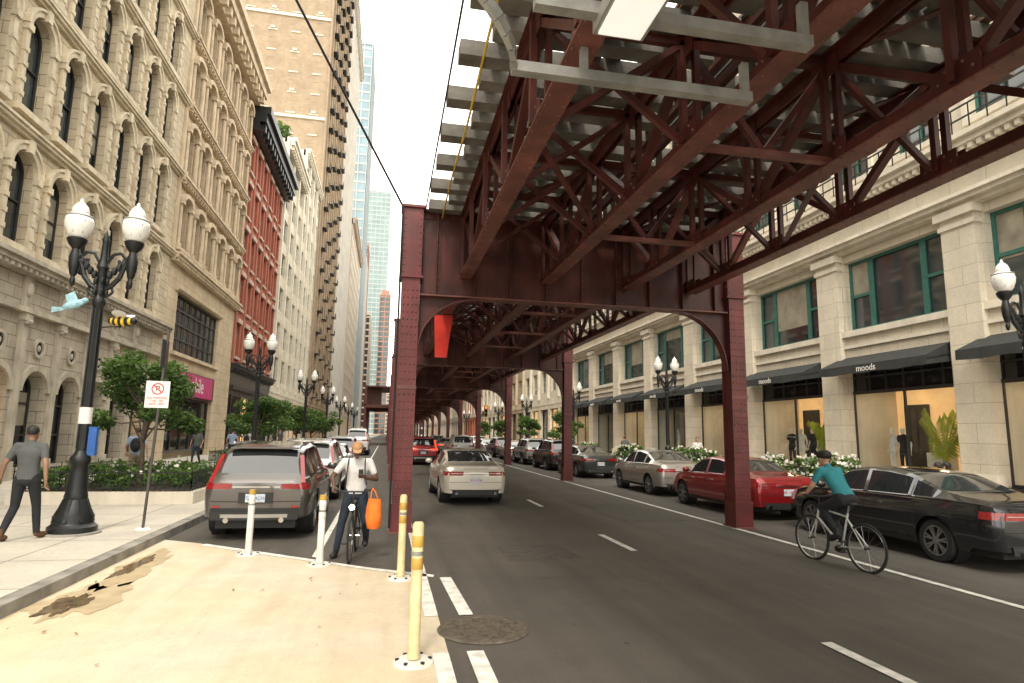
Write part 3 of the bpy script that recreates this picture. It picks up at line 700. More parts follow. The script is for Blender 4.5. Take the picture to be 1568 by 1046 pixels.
# ================================================================ BUILDINGS RIGHT
P=PR(XR); b=B('limestone_department_store')
pil=[16.1+6.15*k for k in range(-3,8)]; y0=pil[0]-.75; y1=pil[-1]+.75
PWd=.60
for k in range(len(pil)-1):
    a0=pil[k]+PWd; a1=pil[k+1]-PWd
    b.part('walls')
    cell(b,P,pil[k],pil[k+1],.14,5.55,a0,a1,.6,5.1,0,.35,RSTONE)
    b.boxP(P,a0,a1,.14,.6,-.3,.04,BLKPANEL)
    b.boxP(P,pil[k],pil[k+1],5.55,6.15,-.3,.0,RSTONE)
    cell(b,P,pil[k],pil[k+1],6.15,9.35,a0+.12,a1-.12,6.2,9.02,0,.4,RSTONE)
    b.part('trim'); b.boxP(P,a0,a1,5.95,6.18,0,.16,RTRIM); b.boxP(P,a0,a1,5.5,5.62,0,.1,RTRIM)
    b.part('windows')
    wid=(a1-a0-.24); A=a0+.12
    for q,(f0,f1) in enumerate(((0,.24),(.24,.76),(.76,1))):
        window(b,P,A+wid*f0,A+wid*f1,6.2,9.02,0,.34,TEAL,GLASS,1,2 if q!=1 else 1,.12,.5)
    zt=3.75
    b.boxP(P,a0,a1,zt,5.1,-.35,-.3,GLASS2)
    n=6
    for q in range(n+1):
        x=a0+(a1-a0)*q/n; b.boxP(P,x-.03,x+.03,zt,5.0,-.3,-.24,DFRAME)
    for q in range(0,n+1,3):
        x=a0+(a1-a0)*q/n; b.boxP(P,x-.035,x+.035,.6,zt,-.3,-.22,DFRAME)
    b.boxP(P,a0,a1,zt-.06,zt+.06,-.3,-.2,DFRAME); b.boxP(P,a0,a1,.6,.68,-.3,-.22,DFRAME); b.boxP(P,a0,a1,4.32,4.38,-.3,-.23,DFRAME)
    b.poly([P(a0,.6,-.32),P(a1,.6,-.32),P(a1,zt,-.32),P(a0,zt,-.32)],SHOPG)
    b.part('display')
    lit=k not in (6,8)
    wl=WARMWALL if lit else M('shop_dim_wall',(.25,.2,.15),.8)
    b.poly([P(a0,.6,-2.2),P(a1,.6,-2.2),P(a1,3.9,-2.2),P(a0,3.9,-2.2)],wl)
    b.poly([P(a0,.62,-.35),P(a1,.62,-.35),P(a1,.62,-2.2),P(a0,.62,-2.2)],WARMFLR)
    b.poly([P(a0,3.9,-.35),P(a1,3.9,-.35),P(a1,3.9,-2.2),P(a0,3.9,-2.2)],DARK)
    for x in (a0,a1): b.poly([P(x,.6,-.35),P(x,.6,-2.2),P(x,3.9,-2.2),P(x,3.9,-.35)],CREAMT)
    if lit:
        for q in range(2): xx=a0+(a1-a0)*(q+.5)/2; b.boxP(P,xx-.25,xx+.25,3.84,3.88,-1.3,-1.0,LAMPE)
    b.boxP(P,a0+.4,a0+1.5,.62,2.9,-2.1,-2.0,CREAMT); b.boxP(P,a1-1.6,a1-.5,.62,3.3,-2.15,-2.05,M('dark_partition',(.05,.04,.035),.6))
    b.boxP(P,a0+2.0,a0+2.7,.62,1.5,-1.8,-1.2,WHITE); b.boxP(P,a0+2.1,a0+2.6,1.5,1.56,-1.75,-1.25,MAG)
    b.part('awnings')
    e0,e1=a0+.15,a1+.25
    zt_,zb_,dd=5.15,4.66,1.1
    b.poly([P(e0,zt_,.02),P(e1,zt_,.02),P(e1,zb_,dd),P(e0,zb_,dd)],AWN)
    for x in (e0,e1): b.poly([P(x,zt_,.02),P(x,zb_,dd),P(x,zb_-.3,dd),P(x,zb_-.15,.02)],AWN)
    nn=12
    for q in range(nn):
        xa=e0+(e1-e0)*q/nn; xb=e0+(e1-e0)*(q+1)/nn; dz=.02*math.sin(q*1.7)
        b.poly([P(xa,zb_,dd),P(xb,zb_,dd),P(xb,zb_-.32+.02*math.sin((q+1)*1.7),dd+.01),P(xa,zb_-.32+dz,dd+.01)],AWN)
    for x in (e0,e1,(e0+e1)/2): b.beam(P(x,zt_-.4,.02),P(x,zb_-.1,dd-.04),.03,.03,BLACK)
    MT=Matrix.Translation(P((e0+e1)/2,zb_-.16,dd+.03))@Matrix(((0,0,-1,0),(-1,0,0,0),(0,1,0,0),(0,0,0,1)))
    text(b,"moods",.34,MT,WHITE)
    b.part('walls'); b.boxP(P,pil[k],pil[k+1],9.35,11.5,-.3,0,RSTONE)
    for fl in range(4):
        z0=11.5+fl*4.0
        w3=(pil[k+1]-pil[k])/2
        for q in range(2):
            u0=pil[k]+q*w3; cu=u0+w3/2
            b.part('walls'); cell(b,P,u0,u0+w3,z0,z0+4,cu-.95,cu+.95,z0+.7,z0+3.2,0,.35,RSTONE)
            b.part('windows'); window(b,P,cu-.95,cu+.95,z0+.7,z0+3.2,0,.35,TEAL,GLASS,2,2,.08,.4)
            b.part('trim'); b.boxP(P,cu-1.1,cu+1.1,z0+.5,z0+.7,0,.15,RTRIM)
            b.boxP(P,cu-1.15,cu-.97,z0+.7,z0+3.2,0,.08,RTRIM);b.boxP(P,cu+.97,cu+1.15,z0+.7,z0+3.2,0,.08,RTRIM)
b.part('trim')
for yv in pil:
    b.boxP(P,yv-PWd-.06,yv+PWd+.06,.14,.95,0,.34,RTRIM); b.boxP(P,yv-PWd,yv+PWd,.95,8.75,0,.24,RSTONE)
    b.boxP(P,yv-PWd-.06,yv+PWd+.06,8.75,8.9,0,.30,RTRIM); b.boxP(P,yv-PWd-.12,yv+PWd+.12,9.08,9.35,0,.40,RTRIM); b.boxP(P,yv-PWd,yv+PWd,8.9,9.08,0,.25,RTRIM)
cornice(b,P,y0,y1,9.35,9.75,.62,RTRIM); cornice(b,P,y0,y1,11.0,11.55,.8,RTRIM,.3,.14); cornice(b,P,y0,y1,27.2,28.6,1.2,RTRIM,.8,.3)
b.boxP(P,y0,y1,11.95,12.0,.7,.74,BLACK); b.boxP(P,y0,y1,12.35,12.4,.7,.74,BLACK)
x=y0
while x<y1: b.boxP(P,x,x+.03,11.55,12.4,.705,.735,BLACK); x+=.6
b.part('walls'); shell(b,XR,-1,y0,y1,28,.45,RSTONE,zlow=5.2,lowdep=2.25)
b.build((XR,28,0),local=False)
yy=y1
for nm,dy,h,wall,tr in (('pale_stone_loft_building',22,24,CREAM,CREAMT),('tan_brick_building',18,30,TANB,TRIM2),('cream_office_building',26,38,RSTONE,RTRIM),('red_brick_loft_building',20,27,BRICK,RTRIM),('grey_stone_building',30,45,STONE1L,TRIM1L),('pale_office_building',50,50,PALEW,RTRIM),('tan_office_building',70,60,TANB2,RTRIM)):
    block(nm,1,XR,yy+.02,yy+dy,h,6,3.9,4.2,.6,2.5,wall,WFRAME,GLASS,corn=1,nu=2,trim=tr,pier=.3).build((XR,yy+dy/2,0),local=False); yy+=dy

# ================================================================ STREET LAMPS
def lamp(name):
    b=B(name); b.part('post')
    b.lathe((0,0,0),[(0,0),(.42,0),(.42,.03),(.36,.035)],24,M('lamp_plinth_concrete',(.3,.28,.25),.9))
    b.lathe((0,0,.0),[(.36,.035),(.36,.12),(.31,.16),(.29,.2),(.30,.28),(.24,.4),(.19,.52),(.165,.56),(.175,.6),(.16,.66),(.135,1.0),(.13,1.12),(.155,1.16),(.155,1.24),(.11,1.3),(.085,1.36)],16,BLACK)
    for i in range(8):
        t=math.pi*2*i/8; b.beam((.30*math.cos(t),.30*math.sin(t),.2),(.165*math.cos(t),.165*math.sin(t),.56),.05,.04,BLACK)
    prof=[(.085,1.36),(.078,3.85),(.10,3.88),(.11,3.95),(.09,4.0),(.075,4.05),(.07,4.5),(.1,4.55),(.085,4.62),(.06,4.7),(.05,5.0),(.065,5.05),(.02,5.2),(0,5.24)]
    b.lathe((0,0,0),prof,12,BLACK)
    for i in range(8):
        t=math.pi*2*i/8; b.beam((.085*math.cos(t),.085*math.sin(t),1.4),(.078*math.cos(t),.078*math.sin(t),3.8),.018,.018,BLACK)
    for z in (4.1,4.3):
        for i in range(6): t=math.pi/3*i; b.ell((.1*math.cos(t),.1*math.sin(t),z),(.035,.035,.07),BLACK,6,5)
    for sg in (-1,1):
        pts=[V((sg*x,0,z)) for x,z in ((.05,4.15),(.16,4.22),(.28,4.38),(.33,4.55),(.38,4.68),(.46,4.74))]
        b.tube(pts,[.035,.045,.045,.04,.035,.035],8,BLACK)
        pts=[V((sg*x,0,z)) for x,z in ((.05,4.62),(.15,4.80),(.27,4.83),(.35,4.74),(.33,4.64),(.26,4.63),(.25,4.7))]
        b.tube(pts,.028,6,BLACK)
        pts=[V((sg*x,0,z)) for x,z in ((.06,4.02),(.14,4.05),(.2,4.12),(.18,4.2),(.12,4.2))]
        b.tube(pts,.022,6,BLACK)
        for q in range(5): b.ell((sg*(.12+.07*q),0,4.42+.075*q),(.055,.05,.08),BLACK,6,5)
        x=sg*.46
        b.lathe((x,0,0),[(0,4.18),(.035,4.22),(.045,4.3),(.03,4.36),(.06,4.42),(.085,4.55),(.095,4.7),(.075,4.78),(.06,4.86),(.12,4.93),(.15,4.99),(.16,5.04),(.13,5.06)],12,BLACK)
        b.part('globes')
        b.lathe((x,0,0),[(.12,5.06),(.17,5.12),(.215,5.25),(.225,5.36),(.205,5.44),(.15,5.50),(.13,5.51),(.14,5.55),(.11,5.64),(.06,5.70),(.03,5.72),(.03,5.76),(.0,5.80)],16,GLOBE)
        b.part('post')
        b.lathe((x,0,0),[(.208,5.43),(.218,5.445),(.205,5.465)],16,GREY)
        for i in range(8):
            t=math.pi*2*i/8; b.beam((x+.172*math.cos(t),.172*math.sin(t),5.12),(x+.227*math.cos(t),.227*math.sin(t),5.36),.008,.008,GREY)
    return b.build()
L0=lamp('street_lamp'); L0.location=(-5.05,11.9,.14)
for y in (27.2,43,58,74,90,106): dup(L0,(-5.3,y,.14),rnd.uniform(-.06,.06))
for y in (11.0,29.0,45,61,77,93,109): dup(L0,(13.7,y,.14),rnd.uniform(-.06,.06))
b=B('bee_ornament'); YB=M('bee_yellow',(.70,.46,.03),.5)
for i in range(7):
    x=-.17+i*.05; r=.095*math.sqrt(max(.1,1-((i-3)/3.9)**2)); b.cyl((x,0,0),(x+.05,0,0),r,r*.96,12,(YB,BLACK)[i%2])
b.ell((.21,0,.01),(.065,.065,.065),BLACK,10,8); b.ell((-.18,0,0),(.06,.05,.05),BLACK,8,6)
for sy in (-1,1): b.ell((0.02,sy*.12,.11),(.13,.10,.012),WHITE,10,6,Matrix.Rotation(sy*.5,3,'X'))
for i in range(3): b.tube([(-.08+i*.08,0,-.08),(-.08+i*.08,-.05,-.15)],.006,5,BLACK)
b.tube([(-.42,0,-.12),(-.2,0,-.1),(0,0,-.1)],.012,6,BLACK)
b.build((-4.64,11.86,3.74),-.2)
b=B('hummingbird_ornament')
b.ell((0,0,0),(.19,.06,.075),SKYB,12,8,Matrix.Rotation(-.35,3,'Y')); b.ell((.17,0,.08),(.06,.05,.05),SKYB,10,6); b.cyl((.2,0,.09),(.32,0,.12),.012,.003,6,BLACK)
b.add([(-.1,0,.02),(.08,0,.03),(-.02,.02,.24),(-.16,.02,.16)],[(0,1,2,3)],SKYB); b.add([(-.15,0,-.06),(-.12,0,-.1),(-.34,.01,-.16),(-.33,-.01,-.06)],[(0,1,2,3)],SKYB)
b.tube([(.1,0,-.02),(.36,0,-.06)],.012,6,BLACK)
b.build((-5.42,11.86,4.0),0)
b=B('lamp_post_notice'); b.lathe((0,0,0),[(.1,0),(.102,.28)],12,WHITE); b.build((-5.05,11.9,1.95))
b=B('blue_utility_box'); b.box(-.06,-.05,0,.06,.05,.46,BLUE); b.box(-.065,-.055,.46,.065,.055,.48,BLUE); b.box(-.045,-.055,.06,.045,-.051,.4,M('blue_panel',(.02,.08,.3),.4)); b.build((-4.90,11.92,1.42))
b=B('parking_sign'); b.part('post'); b.beam((0,0,0),(.10,0,3.55),.05,.035,M('rusty_post',(.06,.05,.045),.6)); b.lathe((0,0,0),[(0,.03),(.1,.03),(.13,0)],10,WHITE)
b.part('plate'); b.box(-.17,-.035,2.12,.22,-.025,2.60,WHITE)
RX=Matrix.Rotation(math.pi/2,4,'X')
text(b,"NO PARKING\nTUE - FRI\n9AM - 4PM",.055,Matrix.Translation((.025,-.037,2.24))@RX,RED,.002)
n=20
for i in range(n):
    t0,t1=2*math.pi*i/n,2*math.pi*(i+1)/n
    b.poly([(.025+r*math.cos(t),-.038,2.46+r*math.sin(t)) for r,t in ((.105,t0),(.105,t1),(.085,t1),(.085,t0))],RED)
text(b,"P",.14,Matrix.Translation((.025,-.037,2.46))@RX,BLACK,.001)
b.beam((-.05,-.04,2.53),(.10,-.04,2.39),.002,.02,RED)
b.box(.07,-.25,2.85,.08,.2,3.35,M('sign_back',(.1,.1,.095),.4,.6)); b.build((-4.1,12.27,.14),.05)
def bollard(loc,yel,h=1.08):
    b=B('delineator_post'); YW=M('bollard_yellow_white',(.64,.53,.29),.55,0,.25,6); BW=M('bollard_white',(.66,.64,.58),.55,0,.15,6)
    m_=YW if yel else BW
    b.lathe((0,0,0),[(0,.02),(.1,.045),(.17,.02),(.175,0)],16,BW)
    for i in range(6): t=i*math.pi/3; b.lathe((.135*math.cos(t),.135*math.sin(t),.02),[(.018,.0),(.018,.022),(0,.024)],6,BLACK)
    b.lathe((0,0,0),[(.055,.04),(.052,.1),(.05,.12),(.048,h-.02),(.035,h),(0,h+.004)],14,m_)
    for z in (h*.66,h*.82): b.lathe((0,0,0),[(.0495,z),(.051,z+.003),(.051,z+.09),(.0495,z+.093)],14,M('reflective_band_y',(.48,.30,.06),.3) if yel else WHITE)
    if not yel: b.lathe((0,0,0),[(.052,h*.93),(.054,h*.94),(.05,h),(0,h+.006)],12,M('reflective_band_y',(.48,.30,.06),.3))
    b.lathe((0,0,0),[(.052,h*.76),(.053,h*.765),(.052,h*.79)],14,GREY)
    b.build(loc)
bollard((-1.99,10.48,0),0,.98); bollard((-.85,9.6,0),0,.98); bollard((.27,8.6,0),1,1.08); bollard((.31,5.56,0),1,1.14)

# ================================================================ TREES
def leaves(b,pts,n,spread,size,r,mats=LEAFS):
    for i in range(n):
        c_,cr=r.choice(pts)
        d=V((r.gauss(0,1),r.gauss(0,1),r.gauss(0,1))).normalized()*cr*(r.random()**.4)
        d.z*=.75
        p=c_+d; a=V((r.gauss(0,1),r.gauss(0,1),r.gauss(0,.6))).normalized(); q=a.cross(V((r.gauss(0,1),r.gauss(0,1),r.gauss(0,1)))).normalized()
        s_=size*r.uniform(.6,1.3); h=d.z/cr
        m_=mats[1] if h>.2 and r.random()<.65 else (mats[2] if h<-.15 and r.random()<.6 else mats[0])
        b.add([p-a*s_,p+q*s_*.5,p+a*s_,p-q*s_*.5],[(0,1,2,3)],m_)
def tree(name,loc,h,rad,seed,nl=7000,ls=.07):
    r=random.Random(seed); b=B(name); b.part('trunk')
    top=h*.55; pts=[V((0,0,0)),V((.03,.02,h*.2)),V((-.02,.05,h*.38)),V((.03,0,top))]
    b.tube(pts,[.075,.06,.05,.035],8,BARK)
    cl=[]
    for i in range(16):
        t=2*math.pi*i/16*2.4+r.uniform(-.4,.4); zz=h*r.uniform(.45,.9); rr=rad*r.uniform(.35,.9)*(1 if zz<h*.75 else .6)
        e=V((rr*math.cos(t),rr*math.sin(t),zz)); st=pts[2].lerp(pts[3],r.random()) if i%3 else pts[1].lerp(pts[2],r.random()*.8+.2)
        mid=st.lerp(e,.5)+V((0,0,-.08)); b.tube([st,mid,e],[.03,.018,.008],5,BARK)
        cl.append((e,rad*r.uniform(.22,.38)))
    for i in range(8): cl.append((V((r.uniform(-.5,.5)*rad,r.uniform(-.5,.5)*rad,h*r.uniform(.6,.92))),rad*r.uniform(.22,.36)))
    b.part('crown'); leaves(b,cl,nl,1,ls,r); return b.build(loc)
tree('street_tree',(-6.2,17.9,.4),3.5,1.4,3,7500,.07)
tree('street_tree',(-6.3,33,.4),3.4,1.5,5,4500,.09)
tree('street_tree',(-6.5,39,.4),3.3,1.5,8,3500,.1)
tree('street_tree',(-6.3,47,.4),3.4,1.6,9,3500,.11); tree('street_tree',(-6.3,56,.4),3.4,1.6,10,2500,.12); tree('street_tree',(-6.3,66,.4),3.5,1.7,11,2500,.12)
for y in (44,56,70,84): tree('street_tree',(12.8,y,.3),3.4,1.3,int(y),2500,.11)
def planter(name,x0,x1,y0,y1,seed,fl=0,fence=True,n=2600,ph=.35):
    r=random.Random(seed); b=B(name); b.part('kerb')
    for (a,c_,d,e) in ((x0,y0,x1,y0+.15),(x0,y1-.15,x1,y1),(x0,y0+.15,x0+.15,y1-.15),(x1-.15,y0+.15,x1,y1-.15)): b.box(a,c_,.14,d,e,.42,RTRIM)
    b.box(x0+.15,y0+.15,.14,x1-.15,y1-.15,.36,SOIL)
    if fence:
        b.part('fence')
        for (p,q) in (((x0+.08,y0+.08),(x1-.08,y0+.08)),((x1-.08,y0+.08),(x1-.08,y1-.08)),((x0+.08,y1-.08),(x1-.08,y1-.08)),((x0+.08,y0+.08),(x0+.08,y1-.08))):
            p=V((*p,0));q=V((*q,0)); L=(q-p).length; k=int(L/.13)
            for z in (.5,.86): b.beam(p+V((0,0,z)),q+V((0,0,z)),.025,.02,BLACK)
            for i in range(k+1):
                e=p.lerp(q,i/k); b.box(e.x-.008,e.y-.008,.42,e.x+.008,e.y+.008,.9 if i%8 else 1.0,BLACK)
    b.part('plants'); cl=[]
    for i in range(int((x1-x0)*(y1-y0)*6)+6): cl.append((V((r.uniform(x0+.3,x1-.3),r.uniform(y0+.3,y1-.3),.5+r.random()*ph)),r.uniform(.14,.3)))
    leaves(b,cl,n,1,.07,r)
    if fl:
        for i in range(fl):
            c_,cr=r.choice(cl); p=c_+V((r.uniform(-1,1)*cr,r.uniform(-1,1)*cr,cr*r.uniform(.4,1)))
            for q in range(3): a=V((r.gauss(0,1),r.gauss(0,1),1)).normalized()*.045; d=a.cross(V((0,1,.3))).normalized()*.045; b.add([p-a,p+d,p+a,p-d],[(0,1,2,3)],FLOWER)
    return b.build(((x0+x1)/2,(y0+y1)/2,0),local=False)
planter('planter_bed',-8.3,-4.4,16.2,21.5,1,60,True,5000)
for y in (31,45.5,54.5,64.5): planter('planter_bed',-8.0,-4.5,y,y+4.5,int(y),60,True,2500)
for y,fl in ((14.2,420),(20.6,220),(28,160),(36,60),(44,60),(54,0),(66,0)): planter('planter_bed',11.75,13.2,y,y+5.0,int(y)+9,fl,True,3400,.85)
b=B('roof_garden'); r=random.Random(4); leaves(b,[(V((-12.6-r.random()*1.5,67+r.random()*30,34.6+r.random()*1.2)),.9) for _ in range(26)]+[(V((-12.8-r.random()*1.5,52+r.random()*14,28.9+r.random()*1.2)),.8) for _ in range(16)],4600,1,.22,r); b.build()

# ================================================================ CARS
TYRE=M('tyre_rubber',(.018,.018,.018),.85,0,.2,10); ALLOY=M('alloy_wheel',(.42,.42,.42),.3,.9,.1)
CARGL=M('car_glass',(.022,.026,.028),.03,0,.3,1,spec=1,coat=.6); PLAST=M('black_plastic',(.02,.02,.02),.6); TAIL=M('tail_light',(.26,.008,.010),.12,0,.25,25,coat=1)
HEADL=M('head_light',(.5,.52,.52),.1,.3,.2,20,coat=1); CHROME=M('chrome',(.55,.55,.55),.12,1,.05); PLATE=M('licence_plate',(.5,.55,.6),.5,0,.2,20); BRAKE=M('tail_light_lit',(.6,.02,.02),.3,emit=(1,.08,.03),es=1.6)
LOWER=M('satin_bumper_insert',(.34,.32,.29),.4,.5,.1)
def car(name,loc,rotz,kind,col,metal=.4,L=None,W=None,Hh=None,rough=.3,lit=False):
    PAINT=M('paint_'+name+str(col),col,rough,metal,.05,1,coat=1)
    if kind=='suv':
        L=L or 4.6;W=W or 1.86;Hh=Hh or 1.68
        top=[(0,.98),(.05,1.05),(.14,1.14),(.5,1.5),(.62,1.57),(.9,1.63),(2.0,1.68),(2.7,1.62),(3.05,1.52),(3.62,1.14),(3.8,1.10),(4.35,1.0),(4.55,.82),(4.6,.7)]
        belt=[(0,.95),(.1,1.06),(.6,1.10),(3.3,1.04),(3.8,1.03),(4.35,.93),(4.6,.68)]; Lb,Hb=4.6,1.68
        rg=(.14,.55);fg=(3.02,3.66); sw=(.55,3.35); pill=[(1.0,1.12),(2.12,2.2)]; wr=.35; rw=.98; fw_=3.68; zr_=.3
    else:
        L=L or 4.6;W=W or 1.8;Hh=Hh or 1.45
        top=[(0,.86),(.04,.98),(.12,1.03),(.6,1.07),(.85,1.10),(1.5,1.37),(1.95,1.44),(2.4,1.45),(2.8,1.39),(3.55,1.01),(3.8,.97),(4.35,.86),(4.55,.72),(4.6,.6)]
        belt=[(0,.84),(.1,.98),(.8,1.01),(3.4,.95),(3.8,.93),(4.35,.80),(4.6,.58)]; Lb,Hb=4.6,1.45
        rg=(.88,1.62);fg=(2.78,3.55); sw=(1.0,3.3); pill=[(1.36,1.46),(2.3,2.38)]; wr=.33; rw=.95; fw_=3.66; zr_=.24
    sy=L/Lb; sz=Hh/Hb
    top=[(a*sy,b_*sz) for a,b_ in top]; belt=[(a*sy,b_*sz) for a,b_ in belt]; rg=tuple(a*sy for a in rg);fg=tuple(a*sy for a in fg);sw=tuple(a*sy for a in sw);pill=[(a*sy,a*sy+(b_-a)) for a,b_ in pill]; rw*=sy;fw_*=sy
    def ip(t,y):
        if y<=t[0][0]: return t[0][1]
        for i in range(len(t)-1):
            if y<=t[i+1][0]:
                k=(y-t[i][0])/(t[i+1][0]-t[i][0]); return t[i][1]+k*(t[i+1][1]-t[i][1])
        return t[-1][1]
    def sm(t,y,e=.07): return sum(ip(t,y+e*q) for q in (-1,-.5,0,.5,1))/5 if .1<y<L-.1 else ip(t,y)
    wp=[(0,.80),(.03,.87),(.1,.925),(.25,.965),(.7,1),(3.6*sy,1),(4.15*sy,.95),(4.45*sy,.85),(4.57*sy,.72),(L,.6)]
    def hw(y): return ip(wp,y)*W/2
    def zb(y):
        z=zr_ if .5<y<L-.5 else zr_+.08
        for wc in (rw,fw_):
            a=wr+.055; d=abs(y-wc)
            if d<a: z=max(z,wr+math.sqrt(a*a-d*d))
        return z
    def sx(y,z):
        zs=sm(belt,y); k=(z-zr_)/(zs-zr_); k=max(0,min(1,k)); w=hw(y)
        t=[(0,.93),(.15,.97),(.4,.99),(.62,1.0),(.72,.992),(.85,.975),(1,.935)]
        return w*ip(t,k)
    ys=sorted(set([round(L*i/60,4) for i in range(61)]+[round(wc+(wr+.055)*math.sin(math.pi/2*q/9),4) for wc in (rw,fw_) for q in range(-9,10)]+[.02,.05,.1]+[x for p in pill for x in p]+list(rg)+list(fg)+list(sw)))
    rows=[]
    for y in ys:
        zs=sm(belt,y); zt=max(sm(top,y),zs+.012); gh=zt-zs; k=max(0,min(1,gh/.4)); w=hw(y); z0=zb(y)
        lev=[zr_,zr_+.15*(zs-zr_),zr_+.4*(zs-zr_),zr_+.62*(zs-zr_),zr_+.72*(zs-zr_),zr_+.85*(zs-zr_),zs]
        pts=[]
        for l in lev:
            z=min(max(l,z0),zs); pts.append((sx(y,z),z))
        wb=w*.935; wrf=w*(.80-.09*k)
        pts+=[(wb-.03*w,zs+.05*gh+.003),(wb+(wrf-wb)*.88,zs+.84*gh+.004),(wrf*.93,zs+.95*gh+.006),(wrf*.55,zt),(0,zt+.006)]
        rows.append(pts)
    b=B(name); b.part('body'); n=len(rows[0])
    vs=[];fs={}
    for sg in (1,-1):
        base_=len(vs)
        for y,pts in zip(ys,rows): vs+=[(sg*x,y,z) for x,z in pts]
        for i in range(len(ys)-1):
            ym=(ys[i]+ys[i+1])/2
            for j in range(n-1):
                m_=PAINT
                gh=max(sm(top,ym)-sm(belt,ym),0)
                if j==7 and sw[0]<ym<sw[1] and gh>.1*sz and not any(p[0]<ym<p[1] for p in pill): m_=CARGL
                if j in (9,10) and (rg[0]<ym<rg[1] or fg[0]<ym<fg[1]): m_=CARGL
                if kind=='suv' and j==0: m_=PLAST
                f=(base_+i*n+j,base_+(i+1)*n+j,base_+(i+1)*n+j+1,base_+i*n+j+1)
                if sg<0: f=f[::-1]
                fs.setdefault(m_,[]).append(f)
    for yi,sgn in ((0,-1),(len(ys)-1,1)):
        pts=rows[yi]; st=len(vs); cols=9
        for x,z in pts:
            for q in range(cols):
                t=-1+2*q/(cols-1); bul=.05*(1-t*t)
                vs.append((x*t,ys[yi]+sgn*bul,z))
        for j in range(n-1):
            for q in range(cols-1):
                f=(st+j*cols+q,st+j*cols+q+1,st+(j+1)*cols+q+1,st+(j+1)*cols+q)
                fs.setdefault(PAINT if not(kind=='suv' and j<2) else PLAST,[]).append(f if sgn<0 else f[::-1])
    for m_,ff in fs.items():
        used=sorted(set(i for f in ff for i in f)); mp={v:i for i,v in enumerate(used)}
        b.add([vs[i] for i in used],[tuple(mp[i] for i in f) for f in ff],m_)
    b.part('underbody'); b.box(-W/2+.27,.12,.2,W/2-.27,L-.15,.72*sz if kind!='suv' else .85,PLAST)
    for wc in (rw,fw_):
        for sg in (-1,1):
            a=W/2-.06
            b.lathe((sg*(a-.26),wc,wr),[(wr+.05,0),(wr+.05,.24)],20,PLAST,(sg,0,0))
    def side_patch(ya,yb_,za,zbb,m_,off=.006,sides=(1,-1),ny=5,nz=3,slant=0):
        for sg in sides:
            v=[];f=[]
            for i in range(ny+1):
                for j in range(nz+1):
                    z=za+(zbb-za)*j/nz; y=ya+(yb_-ya)*i/ny+slant*(j/nz); v.append((sg*(sx(max(y,.0),z)+off),y,z))
            for i in range(ny):
                for j in range(nz): q=i*(nz+1)+j; f.append((q,q+nz+1,q+nz+2,q+1))
            b.add(v,f,m_)
    def cap_patch(t0,t1,za,zbb,m_,off=.008,rear=True,nx=6,both=True):
        for sg in ((1,-1) if both else (1,)):
            v=[];f=[]; y0_=0 if rear else L; s_=-1 if rear else 1
            for i in range(nx+1):
                for j in range(2):
                    t=t0+(t1-t0)*i/nx; z=(za,zbb)[j]; v.append((sg*t*(sx(y0_,z)+.004),y0_+s_*(.05*(1-t*t)+off),z))
            for i in range(nx): f.append((2*i,2*i+2,2*i+3,2*i+1))
            b.add(v,f,m_)
    b.part('lights'); T=BRAKE if lit else TAIL
    if kind=='suv':
        cap_patch(.58,1.0,.88*sz,.97*sz,T); side_patch(-.0,.18,.87*sz,.98*sz,T,.008)
        for sg in (-1,1):
            b.beam((sg*(W/2*.82),.05,.97*sz),(sg*(W/2*.72),.41,1.44*sz),.07,.06,T)
        cap_patch(0,.55,.90*sz,.93*sz,CHROME,.01)
        cap_patch(0,1.0,.36,.50,PLAST,.05); cap_patch(0,.75,.40,.46,LOWER,.056); cap_patch(.8,.96,.56,.60,TAIL,.012); cap_patch(0,.98,.66*sz,.672*sz,DARK,.006)
        b.box(-.28,-.075,.64,.28,-.06,.82,PLAST); b.box(-.16,-.085,.66,.16,-.077,.80,PLATE); text(b,"Q27 4236",.075,Matrix.Translation((0,-.087,.73))@RX,BLUE,.001)
        b.cyl((-.45,-.1,.36),(-.45,.05,.36),.045,.045,10,CHROME); b.cyl((.45,-.1,.36),(.45,.05,.36),.045,.045,10,CHROME)
        b.beam((-.3,.42,1.23*sz),(.05,.32,1.14*sz),.02,.02,PLAST)
        b.box(-W/2*.62,.44,Hh-.12,W/2*.62,.62,Hh-.09,PAINT)
        for sg in (-1,1): b.beam((sg*.60,.8,Hh-.02),(sg*.60,2.7,Hh-.03),.035,.04,ALLOY)
    else:
        cap_patch(.50,1.0,.78*sz,.89*sz,T); side_patch(0,.26,.78*sz,.89*sz,T,.008); cap_patch(.5,.98,.832*sz,.842*sz,CHROME,.012)
        cap_patch(0,.5,.80*sz,.825*sz,CHROME,.01); cap_patch(0,.9,.27,.40,PLAST,.02); cap_patch(0,1.0,.40,.415,PLAST,.008); cap_patch(0,.5,.955*sz,.962*sz,DARK,.004); cap_patch(0,.98,.60*sz,.608*sz,DARK,.006)
        b.box(-.16,-.075,.58,.16,-.062,.73,PLATE); text(b,"BK 50728",.075,Matrix.Translation((0,-.077,.655))@RX,RED,.001)
        for sg in (-1,1): b.cyl((sg*.52,-.09,.32),(sg*.52,.05,.32),.04,.04,10,CHROME)
    cap_patch(.45,1.0,.60*sz,.72*sz,HEADL,.006,False); side_patch(L-.42,L-.02,.62*sz,.75*sz,HEADL,.006,slant=-.05); cap_patch(0,.4,.42*sz,.62*sz,PLAST,.008,False)
    b.part('trim')
    zbelt=sm(belt,L*.5)
    for yy in (rw+.35 if kind!='suv' else rw+.45, L*.5, L*.5+1.02*sy):
        side_patch(yy,yy+.009,zr_+.08,zbelt-.01,DARK,.003,ny=1,nz=6)
